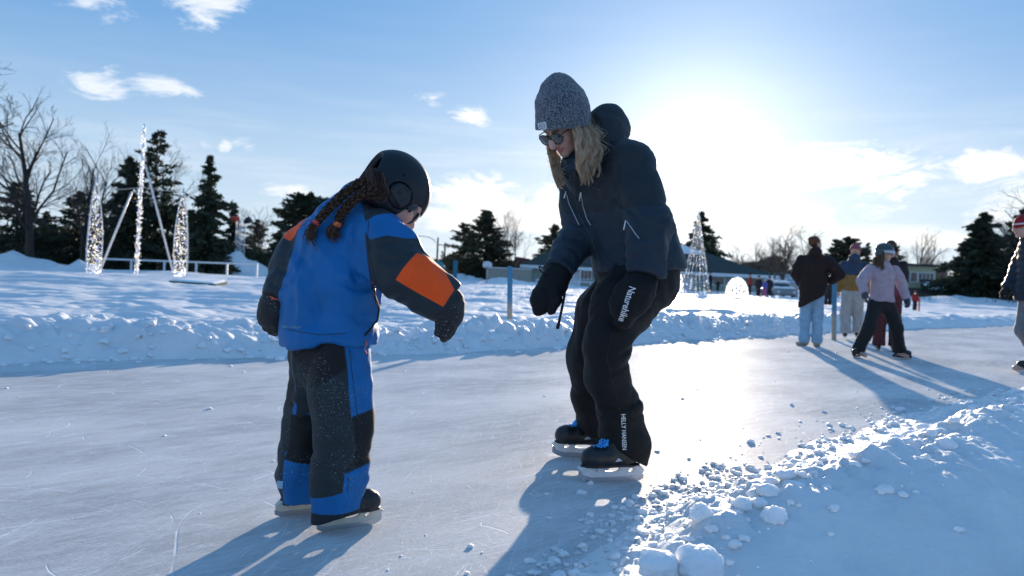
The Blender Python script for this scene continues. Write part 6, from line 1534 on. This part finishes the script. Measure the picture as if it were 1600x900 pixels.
# teenager in navy and mustard
bx = Z0(1329, 531, 0); sT = dict(jacket=cloth('navy_mustard_jacket', (0.035, 0.055, 0.095), zones=[('lower', (0.27, 0.14, 0.035))]), trousers=cloth('light_grey_trousers', (0.36, 0.35, 0.35)), boots=m_black, gloves=None, sk=SKG, hood=True, split=.675, legw=1.1, hem=.02)
figure(bx, 1.62, 70, sT, 'teenager in pink beanie, navy and mustard jacket and pale trousers', dict(kn_l=(.05, .06, .27), kn_r=(.07, -.06, .27), ank_r=(.05, -.065, .058), hed=(.085, -.01, .925), nek=(.05, 0, .85)), h=.013, hat=cloth('dusty_pink_beanie', (0.28, 0.075, 0.10)), coat_len=.51, bulk=1.0, lean=.05, headyaw=-20)
# adult behind the girl: dark jacket with red sleeve, red plaid trousers
m_plaid, t, b = new_mat('red_plaid'); oc = t.new('ShaderNodeTexCoord').outputs['Object']
ck = t.new('ShaderNodeTexChecker'); t.put(ck.inputs[0], t.mapping(oc, (1, 1, 1), (0, 0, 0))); ck.inputs['Scale'].default_value = 26; t.put(ck.inputs[1], (0.11, 0.010, 0.013)); t.put(ck.inputs[2], (0.05, 0.012, 0.016)); t.put(b.inputs['Base Color'], ck.outputs[0]); b.inputs['Roughness'].default_value = .8
bx = Z0(1385, 549, 0); sP = dict(jacket=cloth('black_jacket', (0.016, 0.014, 0.016), zones=[('lower', (0.16, 0.035, 0.060))]), trousers=m_plaid, boots=m_black, gloves=m_black, sk=SKB, split=.57, legw=1.05, hem=.0)
figure(bx, 1.56, 75, sP, 'person in dark jacket and red plaid trousers hidden behind the helmeted girl', dict(el_l=(.05, .12, .64), wr_l=(.14, .10, .58), ha_l=(.17, .08, .57), el_r=(.05, -.12, .64), wr_r=(.14, -.09, .58), ha_r=(.17, -.07, .57)), h=.013, hair=cap_hair(m_brownh, .10), coat_len=.50, bulk=.92, headyaw=-30, wide=.012)
# girl in helmet and pale pink jacket
def girl_extra(root, hc, M, hs, f, l, u, q, s):
    m_h = surf('grey_green_helmet', (0.030, 0.045, 0.050), .3, .1, 10, coat=.3)
    def hel_(p):
        d = ell(p, hc+(M[2]*.028-M[1]*.004)*hs, (.106*hs, .122*hs, .108*hs), M); d = smax(d, -half(p, hc+M[2]*.010*hs, M[2]+M[1]*.25), .008)
        d = smin(d, smax(ell(p, hc-M[2]*.012*hs-M[1]*.03*hs, (.100*hs, .088*hs, .075*hs), M), half(p, hc+M[1]*.02*hs, M[1]), .006), .015); d = smax(d, -ell(p, hc, (.088*hs, .102*hs, .10*hs), M), .004)
        for k in (-.035, .035): d = smax(d, -loft(p, [hc+(M[0]*k+M[1]*.09+M[2]*.09)*hs, hc+(M[0]*k-M[1]*.05+M[2]*.14)*hs], [.010*hs, .008*hs]), .003)
        return d
    ho = sdf_obj('helmet', hel_, hc-.19, hc+.2, .006, m_h, root)
    def gog(p):
        d = ell(p, hc+(M[1]*.004+M[2]*.022)*hs, (.108*hs, .126*hs, .060*hs), M); d = smax(d, -ell(p, hc+M[2]*.02*hs, (.100*hs, .112*hs, .09*hs), M), .003); d = smax(d, np.abs(half(p, hc+M[2]*.026*hs, M[2]))-.028*hs, .006); return smax(d, -half(p, hc, M[1]), .004)
    sdf_obj('goggles', gog, hc-.19, hc+.2, .006, surf('pale_goggles', (0.42, 0.42, 0.46), .25, .1, coat=.4), root)
bx = (Z0(1410, 564, 0)+Z0(1337, 556, 0))/2; sG = dict(jacket=cloth('pale_pink_jacket', (0.40, 0.31, 0.36)), trousers=cloth('black_snow_trousers', (0.012, 0.012, 0.014)), boots=m_black, gloves=cloth('patterned_glove', (0.05, 0.06, 0.075), dust=.9), sk=SKB, legw=1.12, foot_l=U([.8, -.6, 0]), foot_r=U([-.7, -.7, 0]), hem=.0)
figure(bx, 1.42, -78, sG, 'girl in dark helmet, goggles and pale pink jacket standing with legs apart', dict(ank_l=(.0, .205, .05), ank_r=(0, -.205, .05), kn_l=(.04, .135, .27), kn_r=(.04, -.135, .27), sh_l=(0, .125, .78), sh_r=(0, -.125, .78), el_l=(0, .190, .66), el_r=(.01, -.21, .67), wr_l=(.06, .205, .53), wr_r=(.08, -.225, .56), ha_l=(.08, .21, .47), ha_r=(.10, -.235, .50), pel=(0, 0, .50), hip_l=(0, .06, .48), hip_r=(0, -.06, .48)),
    h=.012, hair=cap_hair(m_light, .30, back=(-1.4, -.6, .2, 1.0, 1.7)), extra=girl_extra, coat_len=.50, bulk=1.02, headyaw=48)
# man at the right edge
bx = Z0(1608, 582, 0); sM = dict(jacket=cloth('navy_puffer', (0.014, 0.020, 0.034), rough=.5), trousers=cloth('grey_sweatpants', (0.20, 0.20, 0.21)), boots=m_black, gloves=m_black, sk=SKG, puffer=True, hood=False, legw=.95, hem=.03)
figure(bx, 1.74, 180, sM, 'man in red striped beanie and dark puffer jacket at the right edge', dict(hed=(.085, 0, .925), nek=(.05, 0, .85), upp=(.03, 0, .80), el_l=(-.01, .14, .66), wr_l=(.06, .13, .53), ha_l=(.075, .13, .485), el_r=(.02, -.14, .66), wr_r=(.09, -.13, .53), ha_r=(.11, -.13, .485), ank_l=(.02, .06, .05), ank_r=(-.12, -.06, .05)), h=.013, hat=cloth('red_beanie', (0.26, 0.012, 0.020), zones=[('band', (0.62, 0.60, 0.62))]), coat_len=.46, bulk=1.15)
# small far figures
def tiny(px, py, Y, H, yaw, jc, tc_, lab, **k):
    b0 = P(px, py, Y); b0[2] = max(SNOW_H(b0[0], Y), 0) if 'z' not in k else k.pop('z'); c = dict(jacket=cloth('far_jacket', jc), trousers=cloth('far_trousers', tc_), boots=m_black, gloves=k.pop('gl', m_black), sk=SKB)
    figure(b0, H, yaw, c, lab, h=.030, skates=False, tiny=True, **k)
dk = (0.018, 0.018, 0.022)
tiny(413, 428, 70, 1.66, -90, dk, dk, 'far person in black walking on the snow left of the child', hat=cloth('far_pink_hat', (0.30, 0.12, 0.13)))
tiny(1109, 458, 66, 1.74, 200, dk, dk, 'person in black half hidden behind the right side of the light cone', hat=m_black)
tiny(1121, 459, 66, 1.15, -60, dk, dk, 'person in black crouching left of the light carriage', hat=m_black, lean=.05)
tiny(1171, 464, 62, 1.74, 180, (0.32, 0.035, 0.025), dk, 'person in a red coat right of the light carriage', hat=m_black)
tiny(1184, 470, 58, 1.50, -90, dk, dk, 'person in black second right of the light carriage', hat=m_black)
tiny(1194, 471, 57, 1.18, -80, (0.12, 0.10, 0.40), (0.45, 0.10, 0.25), 'small child in violet jacket and pink trousers near the pavilion', hat=cloth('far_white_hat', (0.6, .6, .62)))
tiny(1201, 470, 58, 1.50, -110, dk, dk, 'person in black leaning towards the child in violet', hat=m_black, lean=.06)
tiny(1209, 463, 64, 1.62, -90, (0.03, 0.035, 0.05), dk, 'person in dark blue beside the snow-covered car', hat=m_black)
tiny(1429, 483, 34, .82, -90, (0.30, 0.02, 0.02), dk, 'far toddler in red on the snow right of the helmeted girl', hat=cloth('far_red_hat', (0.3, .02, .02)))
tiny(1293, 483, 34, 1.62, 90, dk, dk, 'person in black seen just past the brown coat\'s right side', hat=m_black)
x = X_(1438, 34); om = empty('marker_post', (x, 34, SNOW_H(x, 34)), 'short orange marker post beside the toddler in red', 'marker post'); mb = MB(); mb.tube([(x, 34, -.1), (x, 34, SNOW_H(x, 34)+.50)], .035, 8); mb.build('shaft', m_cord, om, True); mb = MB(); mb.tube([(x, 34, SNOW_H(x, 34)+.5), (x, 34, SNOW_H(x, 34)+.56)], [.045, .03], 8); mb.build('cap', m_cord, om, True)
